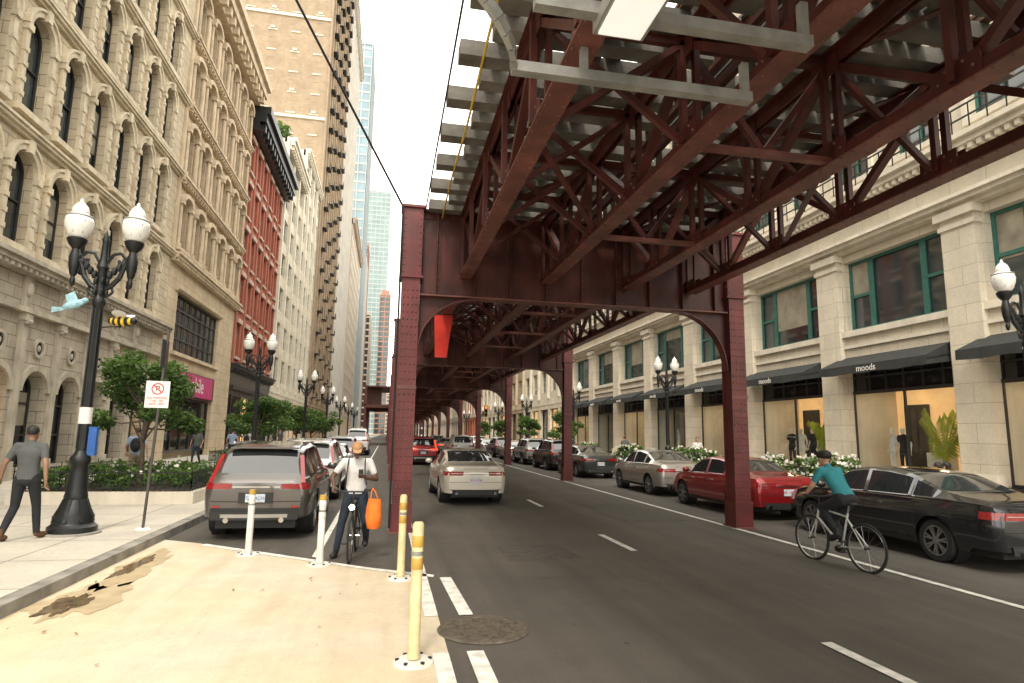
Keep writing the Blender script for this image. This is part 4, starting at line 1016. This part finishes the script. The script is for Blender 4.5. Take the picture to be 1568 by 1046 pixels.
    side_patch(sw[0],fg[1]-.15,zbelt-.012,zbelt+.0,CHROME if kind!='suv' else PLAST,.008,ny=12,nz=1)
    side_patch(rw+.45,fw_-.45,zr_+.01,zr_+.09,PLAST,.008,ny=4,nz=1)
    for yy in (L*.5-.28,L*.5+.78*sy):
        for sg in (-1,1): b.beam((sg*(sx(yy,zbelt-.14)+.02),yy-.1,zbelt-.13),(sg*(sx(yy,zbelt-.14)+.02),yy+.1,zbelt-.13),.02,.03,CHROME if kind!='suv' else PAINT)
    if kind=='suv':
        for wc in (rw,fw_):
            for sg in (-1,1):
                v=[];f=[];q_=14
                for i in range(q_+1):
                    t=math.pi*i/q_
                    for rr in (wr+.05,wr+.12):
                        y=wc-rr*math.cos(t); z=wr+rr*math.sin(t); v.append((sg*(sx(y,z)+.012),y,z))
                for i in range(q_): f.append((2*i,2*i+2,2*i+3,2*i+1))
                b.add(v,f,PLAST)
    for sg in (-1,1):
        yy=fg[1]-.32; b.ell((sg*(W/2+.06),yy,zbelt+.06),(.11,.07,.075),PAINT,10,6); b.beam((sg*(W/2-.08),yy,zbelt+.02),(sg*(W/2+.05),yy,zbelt+.03),.04,.03,PLAST)
    b.part('wheels')
    for wc in (rw,fw_):
        for sg in (-1,1):
            x=sg*(W/2-.225); ax=(sg,0,0)
            b.lathe((x,wc,wr),[(wr-.09,0),(wr-.02,0),(wr,.03),(wr,.17),(wr-.02,.2),(wr-.095,.205),(wr-.1,.19)],28,TYRE,ax)
            b.lathe((x,wc,wr),[(wr-.1,.19),(wr-.115,.185),(wr-.125,.12),(wr-.13,.10),(0,.10)],28,DARK,ax)
            b.lathe((x,wc,wr),[(wr-.093,.196),(wr-.115,.198),(wr-.118,.15)],28,ALLOY,ax)
            ns=5 if kind=='suv' else 7
            for i in range(ns):
                t=2*math.pi*i/ns+.3
                for dt in (-.14,.14):
                    e=V((0,math.cos(t+dt),math.sin(t+dt)))*(wr-.105); q=V((0,math.cos(t),math.sin(t)))*.05
                    b.beam(V((x+sg*.175,wc,wr))+q,V((x+sg*.185,wc,wr))+e,.026,.032,ALLOY,up=(1,0,0))
            b.lathe((x,wc,wr),[(.065,.16),(.06,.195),(0,.2)],12,ALLOY,ax)
    return b.build(loc,rotz)
car('parked_suv',(-2.17,11.75,0),0,'suv',(.105,.095,.09),.55,rough=.28)
car('parked_car',(-2.15,18.0,0),0,'suv',(.5,.5,.48),.2)
car('parked_car',(-2.2,24.0,0),0,'sedan',(.06,.06,.065),.5)
car('parked_car',(-2.2,31,0),0,'suv',(.3,.3,.3),.3)
car('parked_van',(-2.3,52,0),0,'suv',(.7,.7,.68),.0,Hh=2.2,L=5.2,W=2.0)
car('white_sedan',(2.42,16.9,0),.03,'sedan',(.62,.57,.48),.25,W=1.8)
car('luxury_sedan',(9.66,7.75,0),0,'sedan',(.018,.02,.024),.4,L=5.05,W=1.9,Hh=1.43,rough=.18)
car('red_sedan',(9.35,13.4,0),0,'sedan',(.28,.010,.014),.4,W=1.8,Hh=1.41)
car('silver_sedan',(9.5,18.9,0),0,'sedan',(.36,.34,.31),.5,L=4.5)
car('dark_sedan',(9.5,27.0,0),0,'sedan',(.03,.035,.035),.4)
car('dark_suv',(9.5,32.5,0),0,'suv',(.02,.02,.022),.4)
for y,k,c_ in ((38.5,'suv',(.25,.25,.25)),(44,'sedan',(.55,.54,.5)),(50,'suv',(.05,.05,.05)),(57,'sedan',(.3,.3,.3)),(64,'suv',(.6,.6,.58)),(72,'sedan',(.1,.02,.02))): car('parked_car',(9.5,y,0),0,k,c_)
car('red_suv',(2.2,37.5,0),0,'suv',(.35,.02,.02),.3,lit=True)
car('red_car',(1.9,45,0),0,'sedan',(.4,.03,.02),.3,lit=True)
car('white_van',(5.6,46,0),0,'suv',(.6,.6,.58),.1,Hh=1.8)
car('taxi',(5.6,58,0),0,'sedan',(.3,.3,.28),.1,lit=True); car('dark_car',(2.3,58,0),0,'suv',(.05,.05,.05),.1,lit=True); car('orange_taxi',(2.1,70,0),0,'sedan',(.6,.2,.02),.1,lit=True); car('grey_car',(5.7,70,0),0,'suv',(.4,.4,.4),.1)
# traffic signals in the distance
b=B('traffic_signal'); SIGR=M('signal_red_lit',(.8,.05,.02),.4,emit=(1,.12,.03),es=3)
for x in (0,7.2):
    b.box(x-.15,0,0,x+.15,.25,.95,M('signal_yellow_housing',(.35,.24,.03),.5))
    for z,m_ in ((.78,SIGR),(.48,DARK),(.18,DARK)): b.lathe((x,-.02,z),[(0,0),(.1,0),(.11,.02)],12,m_,(0,1,0)); b.lathe((x,-.16,z),[(.12,0),(.12,.16)],10,BLACK,(0,1,0))
    b.beam((x,.12,.95),(x,.12,1.4),.05,.05,BLACK)
b.build((.9,51.6,3.3))

# ================================================================ PEOPLE
def capsule(bm_b,p,q,r0,r1,mat,n=10):
    p=V(p);q=V(q)
    bm_b.cyl(p,q,r0,r1,n,mat,True); bm_b.ell(p,(r0,)*3,mat,n,6); bm_b.ell(q,(r1,)*3,mat,n,6)
def person(name,loc,rotz,J,C,hair='short',voxel=.016,headdir=(0,1,0),backpack=False,hands=True,extra=None):
    tmp=B('tmp'); m0=DARK; bones=[]
    J={k:V(v) for k,v in J.items()}
    def bone(a,c_,r0,r1,lab):
        a=J[a] if isinstance(a,str) else a; c_=J[c_] if isinstance(c_,str) else c_
        capsule(tmp,a,c_,r0,r1,m0); bones.append((a,c_,r0,r1,lab))
    sh=(J['shL']+J['shR'])/2; hp=(J['hipL']+J['hipR'])/2; spine=sh-hp; side=(J['shR']-J['shL']).normalized(); zs=spine.normalized(); fw=zs.cross(side).normalized()
    rot=Matrix((side,fw,zs)).transposed()
    prof=[(-.14,.10,.08),(-.08,.165,.12),(.0,.17,.125),(.12,.165,.12),(.3,.152,.112),(.45,.15,.11),(.6,.162,.117),(.75,.175,.122),(.88,.178,.112),(.97,.14,.085),(1.04,.07,.06)]
    nn=18; vs=[];fs=[]
    for t,rx,ry in prof:
        for i in range(nn): a=2*math.pi*i/nn; vs.append(hp+spine*t+rot@V((rx*math.cos(a),ry*math.sin(a),0)))
    for j in range(len(prof)-1):
        for i in range(nn): fs.append((j*nn+i,j*nn+(i+1)%nn,(j+1)*nn+(i+1)%nn,(j+1)*nn+i))
    fs+=[tuple(range(nn-1,-1,-1)),tuple(range((len(prof)-1)*nn,len(prof)*nn))]
    tmp.add(vs,fs,m0)
    bones.append((hp+spine*.08,sh+spine*.02,.13,.13,'shirt')); bones.append((hp-spine*.06,hp+spine*.03,.13,.13,'pants'))
    bone(sh,'neck',.062,.056,'skin')
    capsule(tmp,J['shL'],J['shR'],.062,.062,m0)
    for s_ in 'LR':
        mid=J['sh'+s_].lerp(J['el'+s_],.62)
        bone('sh'+s_,mid,.064,.054,'shirt'); bone(mid,'el'+s_,.046,.042,'skin'); bone('el'+s_,'wr'+s_,.042,.028,'skin')
        kn=J['kn'+s_]; calf=kn.lerp(J['an'+s_],.35)
        bone('hip'+s_,'kn'+s_,.095,.066,'pants'); bone('kn'+s_,calf,.064,.062,'pants'); bone(calf,'an'+s_,.062,.050,'pants')
    ob=tmp.build(smooth=True); md=ob.modifiers.new('r','REMESH'); md.mode='VOXEL'; md.voxel_size=voxel
    sm_=ob.modifiers.new('s','SMOOTH'); sm_.iterations=6; sm_.factor=.5
    dg=bpy.context.evaluated_depsgraph_get(); me=bpy.data.meshes.new_from_object(ob.evaluated_get(dg)); bpy.data.objects.remove(ob)
    b=B(name); b.part('figure')
    vs=[v.co.copy() for v in me.vertices]; groups={}
    for p in me.polygons:
        c_=V((0,0,0))
        for i in p.vertices: c_+=vs[i]
        c_/=len(p.vertices); best=None;bd=9
        for a,q,r0,r1,lab in bones:
            d=q-a; t=max(0,min(1,(c_-a).dot(d)/max(d.length_squared,1e-6))); dist=(c_-(a+d*t)).length-(r0+(r1-r0)*t)
            if dist<bd: bd=dist;best=lab
        groups.setdefault(best,[]).append(tuple(p.vertices))
    mats={'shirt':C['shirt'],'pants':C['pants'],'skin':C['skin']}
    v_,f_,mi_,ms_=b.cur
    v_.extend([tuple(v) for v in vs])
    for lab,ff in groups.items():
        if mats[lab] not in ms_: ms_.append(mats[lab])
        k=ms_.index(mats[lab]); f_.extend(ff); mi_.extend([k]*len(ff))
    bpy.data.meshes.remove(me)
    for s_ in 'LR':
        an,toe=J['an'+s_],J['toe'+s_]; d=(toe-an)
        yax=d.normalized(); xax=yax.cross(V((0,0,1))).normalized(); zax=xax.cross(yax); rt=Matrix((xax,yax,zax)).transposed()
        b.ell(an.lerp(toe,.40)-V((0,0,.025)),(.048,.135,.048),C['shoes'],12,8,rt); b.ell(an.lerp(toe,.86),(.05,.065,.036),C['shoes'],10,6,rt)
        b.cyl(an+V((0,0,-.02)),an+V((0,0,.08)),.045,.047,10,C['shoes'])
    b.part('head'); hd=J['head']; f=V(headdir).normalized(); xr=f.cross(V((0,0,1))).normalized(); up=xr.cross(f); rt=Matrix((xr,f,up)).transposed(); S=C['skin']
    T=lambda x,y,z:hd+rt@V((x,y,z))
    capsule(b,J['neck'],T(0,-.02,-.05),.052,.052,S)
    b.ell(T(0,-.012,.02),(.078,.096,.098),S,16,12,rt); b.ell(T(0,.018,-.045),(.058,.07,.072),S,14,10,rt); b.ell(T(0,.066,-.1),(.024,.02,.018),S,8,6,rt)
    b.add([T(-.008,.082,.015),T(.008,.082,.015),T(.017,.092,-.035),T(-.017,.092,-.035),T(0,.112,-.028),T(0,.09,-.042)],[(0,1,4),(1,2,4),(0,4,3),(3,4,5),(4,2,5)],S)
    for e in (-1,1):
        b.ell(T(e*.077,-.008,-.005),(.012,.022,.032),S,8,6,rt); b.ell(T(e*.031,.078,.008),(.014,.008,.008),WHITE,8,6,rt); b.ell(T(e*.031,.085,.008),(.006,.004,.006),DARK,6,5,rt)
        b.beam(T(e*.016,.085,.028),T(e*.046,.075,.03),.008,.007,C['hair'])
    b.ell(T(0,.084,-.062),(.024,.008,.007),M('lips',(.3,.11,.09),.5),8,5,rt)
    if hair=='short':
        b.ell(T(0,-.028,.038),(.085,.095,.095),C['hair'],16,10,rt)
    elif hair=='long':
        b.ell(T(0,-.028,.035),(.09,.098,.1),C['hair'],16,10,rt); b.ell(T(0,-.075,-.08),(.075,.045,.15),C['hair'],12,8,rt)
    elif hair=='cap':
        CP=C['cap']; b.ell(T(0,-.02,.045),(.09,.105,.078),CP,16,10,rt)
        b.add([T(-.07,.06,.05),T(.07,.06,.05),T(.06,.14,.035),T(.0,.165,.032),T(-.06,.14,.035)],[(0,1,2,3,4)],CP); b.add([T(-.07,.06,.042),T(.07,.06,.042),T(.06,.14,.027),T(.0,.165,.024),T(-.06,.14,.027)],[(4,3,2,1,0)],CP)
    elif hair=='helmet':
        b.ell(T(0,-.02,.055),(.1,.13,.085),C['cap'],16,10,rt)
    if hands:
        b.part('hands')
        for s_,e in (('L',-1),('R',1)):
            w=J['wr'+s_]; el=J['el'+s_]; d=(w-el).normalized(); hdv=V(J.get('hand'+s_,d)).normalized()
            px=V((0,0,1)).cross(hdv); px=px.normalized() if px.length>.2 else V((0,1,0)); pn=px.cross(hdv).normalized()
            if abs(hdv.z)>.8: px=V((0,1,0)); pn=px.cross(hdv).normalized(); px=hdv.cross(pn)
            rt2=Matrix((px,pn,hdv)).transposed()
            b.ell(w+hdv*.05,(.04,.018,.052),S,10,8,rt2)
            for i,(o,l) in enumerate(((-.03,.055),(-.01,.072),(.01,.078),(.03,.07))):
                a=w+hdv*.09+px*o; m1=a+hdv*l*.5+pn*.008*(-e); m2=m1+hdv*l*.38+pn*.028*(-e)
                b.tube([a-hdv*.02,m1,m2],[.0095,.0085,.0065],6,S)
            a=w+hdv*.035+px*.03; b.tube([a,a+px*.022+hdv*.03,a+px*.02+hdv*.06],[.012,.010,.008],6,S)
    if backpack:
        b.part('backpack'); BP=C.get('bag',DARK); c_=hp+spine*.62-fw*.19
        b.ell(c_,(.15,.09,.22),BP,14,10,rot); b.ell(c_-fw*.07-zs*.06,(.11,.05,.12),BP,12,8,rot)
    if extra: extra(b,J)
    return b.build(loc,rotz)
SK1=M('skin_dark',(.10,.05,.03),.5,0,.1); SK2=M('skin_light',(.42,.24,.16),.5,0,.1); SK3=M('skin_tan',(.25,.14,.09),.5,0,.1)
HB=M('hair_black',(.012,.01,.009),.6); HBr=M('hair_brown',(.06,.035,.02),.6)
GT=M('grey_tshirt',(.085,.09,.09),.9,0,.12,9,.3,12); DP=M('dark_trousers',(.015,.016,.019),.9,0,.2,9,.3,12); WT=M('white_tshirt',(.58,.57,.56),.9,0,.1,9,.4,10); DJ=M('dark_jeans',(.018,.028,.045),.9,0,.25,9,.3,12)
TEALC=M('teal_fabric',(.02,.20,.23),.8,0,.15,9,.3,10); BSH=M('blue_shirt',(.28,.36,.5),.9); KH=M('khaki',(.25,.2,.14),.9); SHB=M('shoe_brown',(.10,.05,.025),.6); SHK=M('shoe_black',(.015,.015,.015),.5); SHW=M('shoe_white',(.6,.6,.6),.6)
stand=dict(hipL=(-.095,0,.93),hipR=(.095,0,.93),shL=(-.185,0,1.44),shR=(.185,0,1.44),neck=(0,.01,1.53),head=(0,.035,1.645),
 knL=(-.1,.02,.50),anL=(-.1,-.02,.09),toeL=(-.12,.17,.04),knR=(.1,.02,.5),anR=(.1,-.02,.09),toeR=(.12,.17,.04),
 elL=(-.27,-.03,1.16),wrL=(-.29,.05,.91),elR=(.27,-.03,1.16),wrR=(.29,.05,.91))
walk=dict(stand); walk.update(knR=(.1,.16,.53),anR=(.10,.22,.10),toeR=(.13,.41,.06),knL=(-.1,.0,.5),anL=(-.11,-.27,.17),toeL=(-.12,-.13,.04),elL=(-.29,.04,1.17),wrL=(-.28,.22,.98),elR=(.29,-.10,1.17),wrR=(.33,-.12,.92),hipL=(-.095,0,.91),hipR=(.095,.02,.91))
person('pedestrian_man',(-5.52,11.3,.14),-.02,dict(walk,elL=(-.31,-.05,1.17),wrL=(-.36,-.02,.93),knR=(.12,.12,.52),anR=(.16,.14,.10),toeR=(.20,.33,.05),anL=(-.16,-.2,.12),knL=(-.13,.02,.5),toeL=(-.19,-.03,.04)),dict(shirt=GT,pants=DP,skin=SK3,hair=HB,shoes=SHB),voxel=.014)
for (x,y,rz,sh_,pa,hr,bp) in ((-7.6,21.5,.2,BSH,KH,'short',True),(-8.3,37,.1,BSH,DP,'short',False),(-7.8,38.2,.1,WT,DJ,'short',True),(-9,33,3.1,GT,DJ,'long',False),(-9.5,48,0,WT,DP,'short',False),(-8.8,56,3,GT,DP,'short',False),(15.8,30,3,WT,KH,'long',False),(15,38,0,GT,DJ,'short',False)):
    person('pedestrian',(x,y,.14),rz,walk,dict(shirt=sh_,pants=pa,skin=SK2,hair=HBr,shoes=SHK,bag=DP),hair=hr,voxel=.03,hands=True,backpack=bp)
MANN=M('mannequin_white',(.7,.67,.6),.5)
for (y,s_) in ((20.4,WT),(19.9,DP),(26.4,DP),(25.7,WT),(24.9,DP),(32,WT),(31,DP),(38,WT)):
    person('mannequin',(18.75,y,.63),math.pi/2+rnd.uniform(-.4,.4),stand,dict(shirt=s_,pants=MANN if s_==WT else s_,skin=MANN,hair=MANN,shoes=MANN),hair='none',voxel=.028)
sit=dict(hipL=(-.1,0,.5),hipR=(.1,0,.5),shL=(-.17,.02,.98),shR=(.17,.02,.98),neck=(0,.03,1.06),head=(0,.06,1.17),knL=(-.11,.42,.5),anL=(-.11,.42,.1),toeL=(-.11,.6,.04),knR=(.11,.42,.5),anR=(.11,.45,.1),toeR=(.11,.62,.04),elL=(-.24,.08,.72),wrL=(-.15,.3,.62),elR=(.24,.08,.72),wrR=(.15,.3,.62))
b=B('bench'); b.box(-.9,-.25,.38,.9,.2,.44,TIE)
for x in (-.75,.75): b.box(x-.04,-.22,.0,x+.04,.17,.38,BLACK)
b.box(-.9,-.27,.5,.9,-.24,.85,TIE); b.box(-.8,-.26,.44,-.74,-.245,.5,BLACK); b.box(.74,-.26,.44,.8,-.245,.5,BLACK); b.build((13.0,12.6,.14),.6)
person('seated_woman',(12.75,12.55,.13),.6,sit,dict(shirt=WT,pants=DP,skin=SK2,hair=HB,shoes=SHW),hair='long',voxel=.022)
person('seated_woman',(13.3,12.85,.13),.5,sit,dict(shirt=DP,pants=DJ,skin=SK2,hair=HB,shoes=SHW),hair='long',voxel=.022)

def bicycle(b,FR,off=V((0,0,0))):
    o=off; r=.34; y0,y1=-.52,.52
    T=lambda x,y,z:V((x,y,z))+o
    for y in (y0,y1):
        n=28
        for i in range(n):
            t0,t1=2*math.pi*i/n,2*math.pi*(i+1)/n
            b.cyl(T(0,y+r*math.cos(t0),r+r*math.sin(t0)),T(0,y+r*math.cos(t1),r+r*math.sin(t1)),.018,.018,6,TYRE,False)
            b.cyl(T(0,y+(r-.025)*math.cos(t0),r+(r-.025)*math.sin(t0)),T(0,y+(r-.025)*math.cos(t1),r+(r-.025)*math.sin(t1)),.009,.009,5,ALLOY,False)
            if i%2==0: b.cyl(T(.02*(-1)**(i//2),y,r),T(0,y+(r-.02)*math.cos(t0),r+(r-.02)*math.sin(t0)),.0018,.0018,4,ALLOY,False)
        b.cyl(T(-.05,y,r),T(.05,y,r),.022,.022,8,PLAST)
    bb=T(0,-.08,.29); st=T(0,-.22,.80); hd=T(0,.34,.82); hb=T(0,.38,.68)
    for p,q,rr in ((bb,st,.016),(bb,hb,.018),(st.lerp(bb,.1),hd,.015),(hd,hb,.018)): b.cyl(p,q,rr,rr,8,FR)
    for e in (-.05,.05):
        b.cyl(bb,T(e,y0,r),.01,.01,6,FR); b.cyl(st.lerp(bb,.15),T(e,y0,r),.009,.009,6,FR); b.cyl(hb,T(e,y1,r),.011,.011,6,FR)
    b.cyl(st,T(0,-.25,.93),.013,.013,8,ALLOY); b.ell(T(0,-.27,.95),(.075,.13,.03),PLAST,12,6); b.ell(T(0,-.16,.95),(.03,.1,.022),PLAST,10,6)
    b.cyl(hd,T(0,.33,1.0),.014,.014,8,PLAST); b.tube([T(-.31,.28,1.03),T(-.14,.36,1.0),T(.14,.36,1.0),T(.31,.28,1.03)],.013,8,PLAST)
    for e in (-1,1):
        b.cyl(T(e*.31,.28,1.03),T(e*.2,.33,1.015),.018,.018,8,PLAST); b.tube([T(e*.2,.35,1.0),T(e*.1,.45,.9),T(0,.42,.7)],.004,4,CABLE)
    b.lathe(T(.05,-.08,.29),[(.09,0),(.095,.004),(.09,.008)],16,PLAST,(1,0,0))
    b.cyl(T(-.08,-.08,.29),T(.08,-.08,.29),.015,.015,6,ALLOY)
    b.cyl(T(.08,-.08,.29),T(.09,.04,.19),.011,.011,6,ALLOY); b.cyl(T(-.08,-.08,.29),T(-.09,-.2,.39),.011,.011,6,ALLOY)
    b.box(*(T(.08,-.0,.18)),*(T(.17,.08,.2)),PLAST); b.box(*(T(-.17,-.24,.38)),*(T(-.08,-.16,.4)),PLAST)
def bike1(b,J):
    b.part('bicycle'); bicycle(b,PLAST)
    b.cyl((0,.45,.80),(0,.52,.79),.035,.045,12,PLAST); b.ell((0,.525,.79),(.04,.012,.04),M('bike_lamp_lit',(1,1,1),.3,emit=(1,.97,.9),es=25),10,6)
    b.part('phone'); b.box(-.125,.33,1.20,-.055,.345,1.33,BLACK)
    b.part('orange_bag')
    v=[]
    for z,wx,wy in ((.46,.085,.05),(.52,.11,.075),(.65,.12,.085),(.78,.11,.06),(.90,.09,.03)):
        for i in range(12):
            t=2*math.pi*i/12; k=1+.09*math.sin(3*t+z*20); v.append((-.31+wx*k*math.cos(t),.38+wy*k*math.sin(t),z))
    f=[(j*12+i,j*12+(i+1)%12,(j+1)*12+(i+1)%12,(j+1)*12+i) for j in range(4) for i in range(12)]+[tuple(range(11,-1,-1))]
    b.add(v,f,ORANGE)
    for e in (-.05,.05): b.tube([(-.31+e,.38,.90),(-.29+e*.6,.36,1.0),(-.28,.32,1.045)],.009,6,ORANGE)
    b.part('straps')
    for e in (-1,1):
        b.tube([(e*.12,-.02,1.50),(e*.125,.10,1.47),(e*.13,.172,1.36),(e*.14,.155,1.2),(e*.16,.06,1.08)],.010,6,DJ)
J1=dict(hipL=(-.095,0.0,.93),hipR=(.095,0.0,.93),shL=(-.19,.05,1.43),shR=(.19,.05,1.43),neck=(0,.09,1.52),head=(0,.15,1.615),
 knL=(-.17,.08,.52),anL=(-.17,-.22,.24),toeL=(-.17,-.06,.17),knR=(.19,.05,.5),anR=(.25,.02,.09),toeR=(.28,.21,.04),
 elL=(-.31,.10,1.17),wrL=(-.15,.28,1.20),elR=(.36,.10,1.20),wrR=(.31,.24,1.08),handL=(.3,.5,.35),handR=(-.1,.4,-.5))
person('cyclist_man',(-.42,10.25,0),math.pi-.05,J1,dict(shirt=WT,pants=DJ,skin=SK1,hair=HB,shoes=SHK,cap=M('tan_cap',(.42,.24,.12),.8)),hair='cap',voxel=.014,headdir=(-.1,1,-.5),extra=bike1)
def bike2(b,J): b.part('bicycle'); bicycle(b,M('white_bike_frame',(.5,.5,.48),.4))
J2=dict(hipL=(-.09,-.22,1.0),hipR=(.09,-.22,1.0),shL=(-.18,.08,1.42),shR=(.18,.08,1.42),neck=(0,.13,1.50),head=(0,.19,1.60),
 knL=(-.1,.18,.85),anL=(-.13,-.13,.50),toeL=(-.13,.0,.42),knR=(.1,.14,.68),anR=(.13,.02,.28),toeR=(.13,.14,.24),
 elL=(-.27,.18,1.18),wrL=(-.30,.26,1.07),elR=(.27,.18,1.18),wrR=(.30,.26,1.07),handL=(.0,1,-.2),handR=(0,1,-.2))
person('riding_cyclist',(6.88,8.7,0),.12,J2,dict(shirt=TEALC,pants=DP,skin=SK2,hair=HBr,shoes=SHK,cap=HB),hair='helmet',voxel=.014,headdir=(0,1,-.1),extra=bike2)
PALM=M('palm_leaf',(.34,.40,.03),.6)
def palm(loc,seed):
    r=random.Random(seed); b=B('potted_palm'); b.lathe((0,0,0),[(0,0),(.16,0),(.2,.35),(.17,.35),(0,.33)],12,WHITE)
    for i in range(13):
        t=r.uniform(0,6.28); d=V((math.cos(t),math.sin(t),0)); L=r.uniform(.4,.8); hh=r.uniform(2.4,3.6); pts=[V((0,0,.35))+d*L*k+V((0,0,hh*k-1.4*k*k*r.uniform(.9,1.1))) for k in (0,.25,.5,.75,1)]
        b.tube(pts,.014,5,PALM)
        for k in range(18):
            u=.2+.8*k/17; i0=min(3,int(u*4)); p=pts[i0].lerp(pts[i0+1],u*4-i0); sd=d.cross(V((0,0,1)))
            for e in (-1,1): q=p+sd*e*.4*(1.2-u)+d*.12-V((0,0,.2)); b.add([p-V((0,0,.03)),p+V((0,0,.03)),q],[(0,1,2)],PALM)
    b.build(loc)
palm((18.85,18.3,.63),1); palm((18.9,24.1,.63),2); palm((18.9,30.0,.63),3)
b=B('elevated_station'); b.box(-3.4,92,5.6,.2,112,5.8,STEEL); b.box(-3.4,92,5.8,-3.3,112,6.9,STEEL2); b.box(-3.5,96,8.6,.4,110,8.8,STEEL)
for y in (92,98,104,111): b.box(-3.3,y,0,-3.0,y+.3,8.6,STEEL); b.beam((-3.1,y,5.5),(.3,y,5.5),.2,.3,STEEL)
for i in range(22): b.box(-3.36,92+i*.9,5.8,-3.3,92.05+i*.9,6.9,STEEL)
b.box(-3.3,100,5.8,-1,106,8.6,STEEL2); b.build((0,100,0),local=False)

# ================================================================ LIGHT
w=bpy.data.worlds.new("World"); sc.world=w; w.use_nodes=True; nt=w.node_tree; bg=nt.nodes['Background']
az=math.radians(197); el=math.radians(52)
sky=nt.nodes.new('ShaderNodeTexSky'); sky.sky_type='NISHITA'; sky.sun_disc=False; sky.sun_elevation=el; sky.sun_rotation=az; sky.dust_density=3; sky.air_density=1
hs=nt.nodes.new('ShaderNodeHueSaturation'); hs.inputs['Saturation'].default_value=.3; hs.inputs['Value'].default_value=1.0; nt.links.new(sky.outputs[0],hs.inputs['Color'])
tc=nt.nodes.new('ShaderNodeTexCoord'); cn=noise(nt,tc.outputs['Generated'],2.2,5)
cloud=ramp(nt,cn,.3,.7,(22.5,21.7,19.6),(27.0,25.8,23.0))
nt.links.new(mixc(nt,.8,hs.outputs[0],cloud),bg.inputs['Color']); bg.inputs['Strength'].default_value=.15
sd=bpy.data.lights.new('sun','SUN'); sd.energy=2.2; sd.angle=math.radians(10); sd.color=(1,.90,.75)
so=bpy.data.objects.new('sun',sd); bpy.context.collection.objects.link(so)
dr=V((math.sin(az)*math.cos(el),math.cos(az)*math.cos(el),math.sin(el))); so.rotation_euler=dr.to_track_quat('Z','Y').to_euler(); so.location=dr*60
print('done')
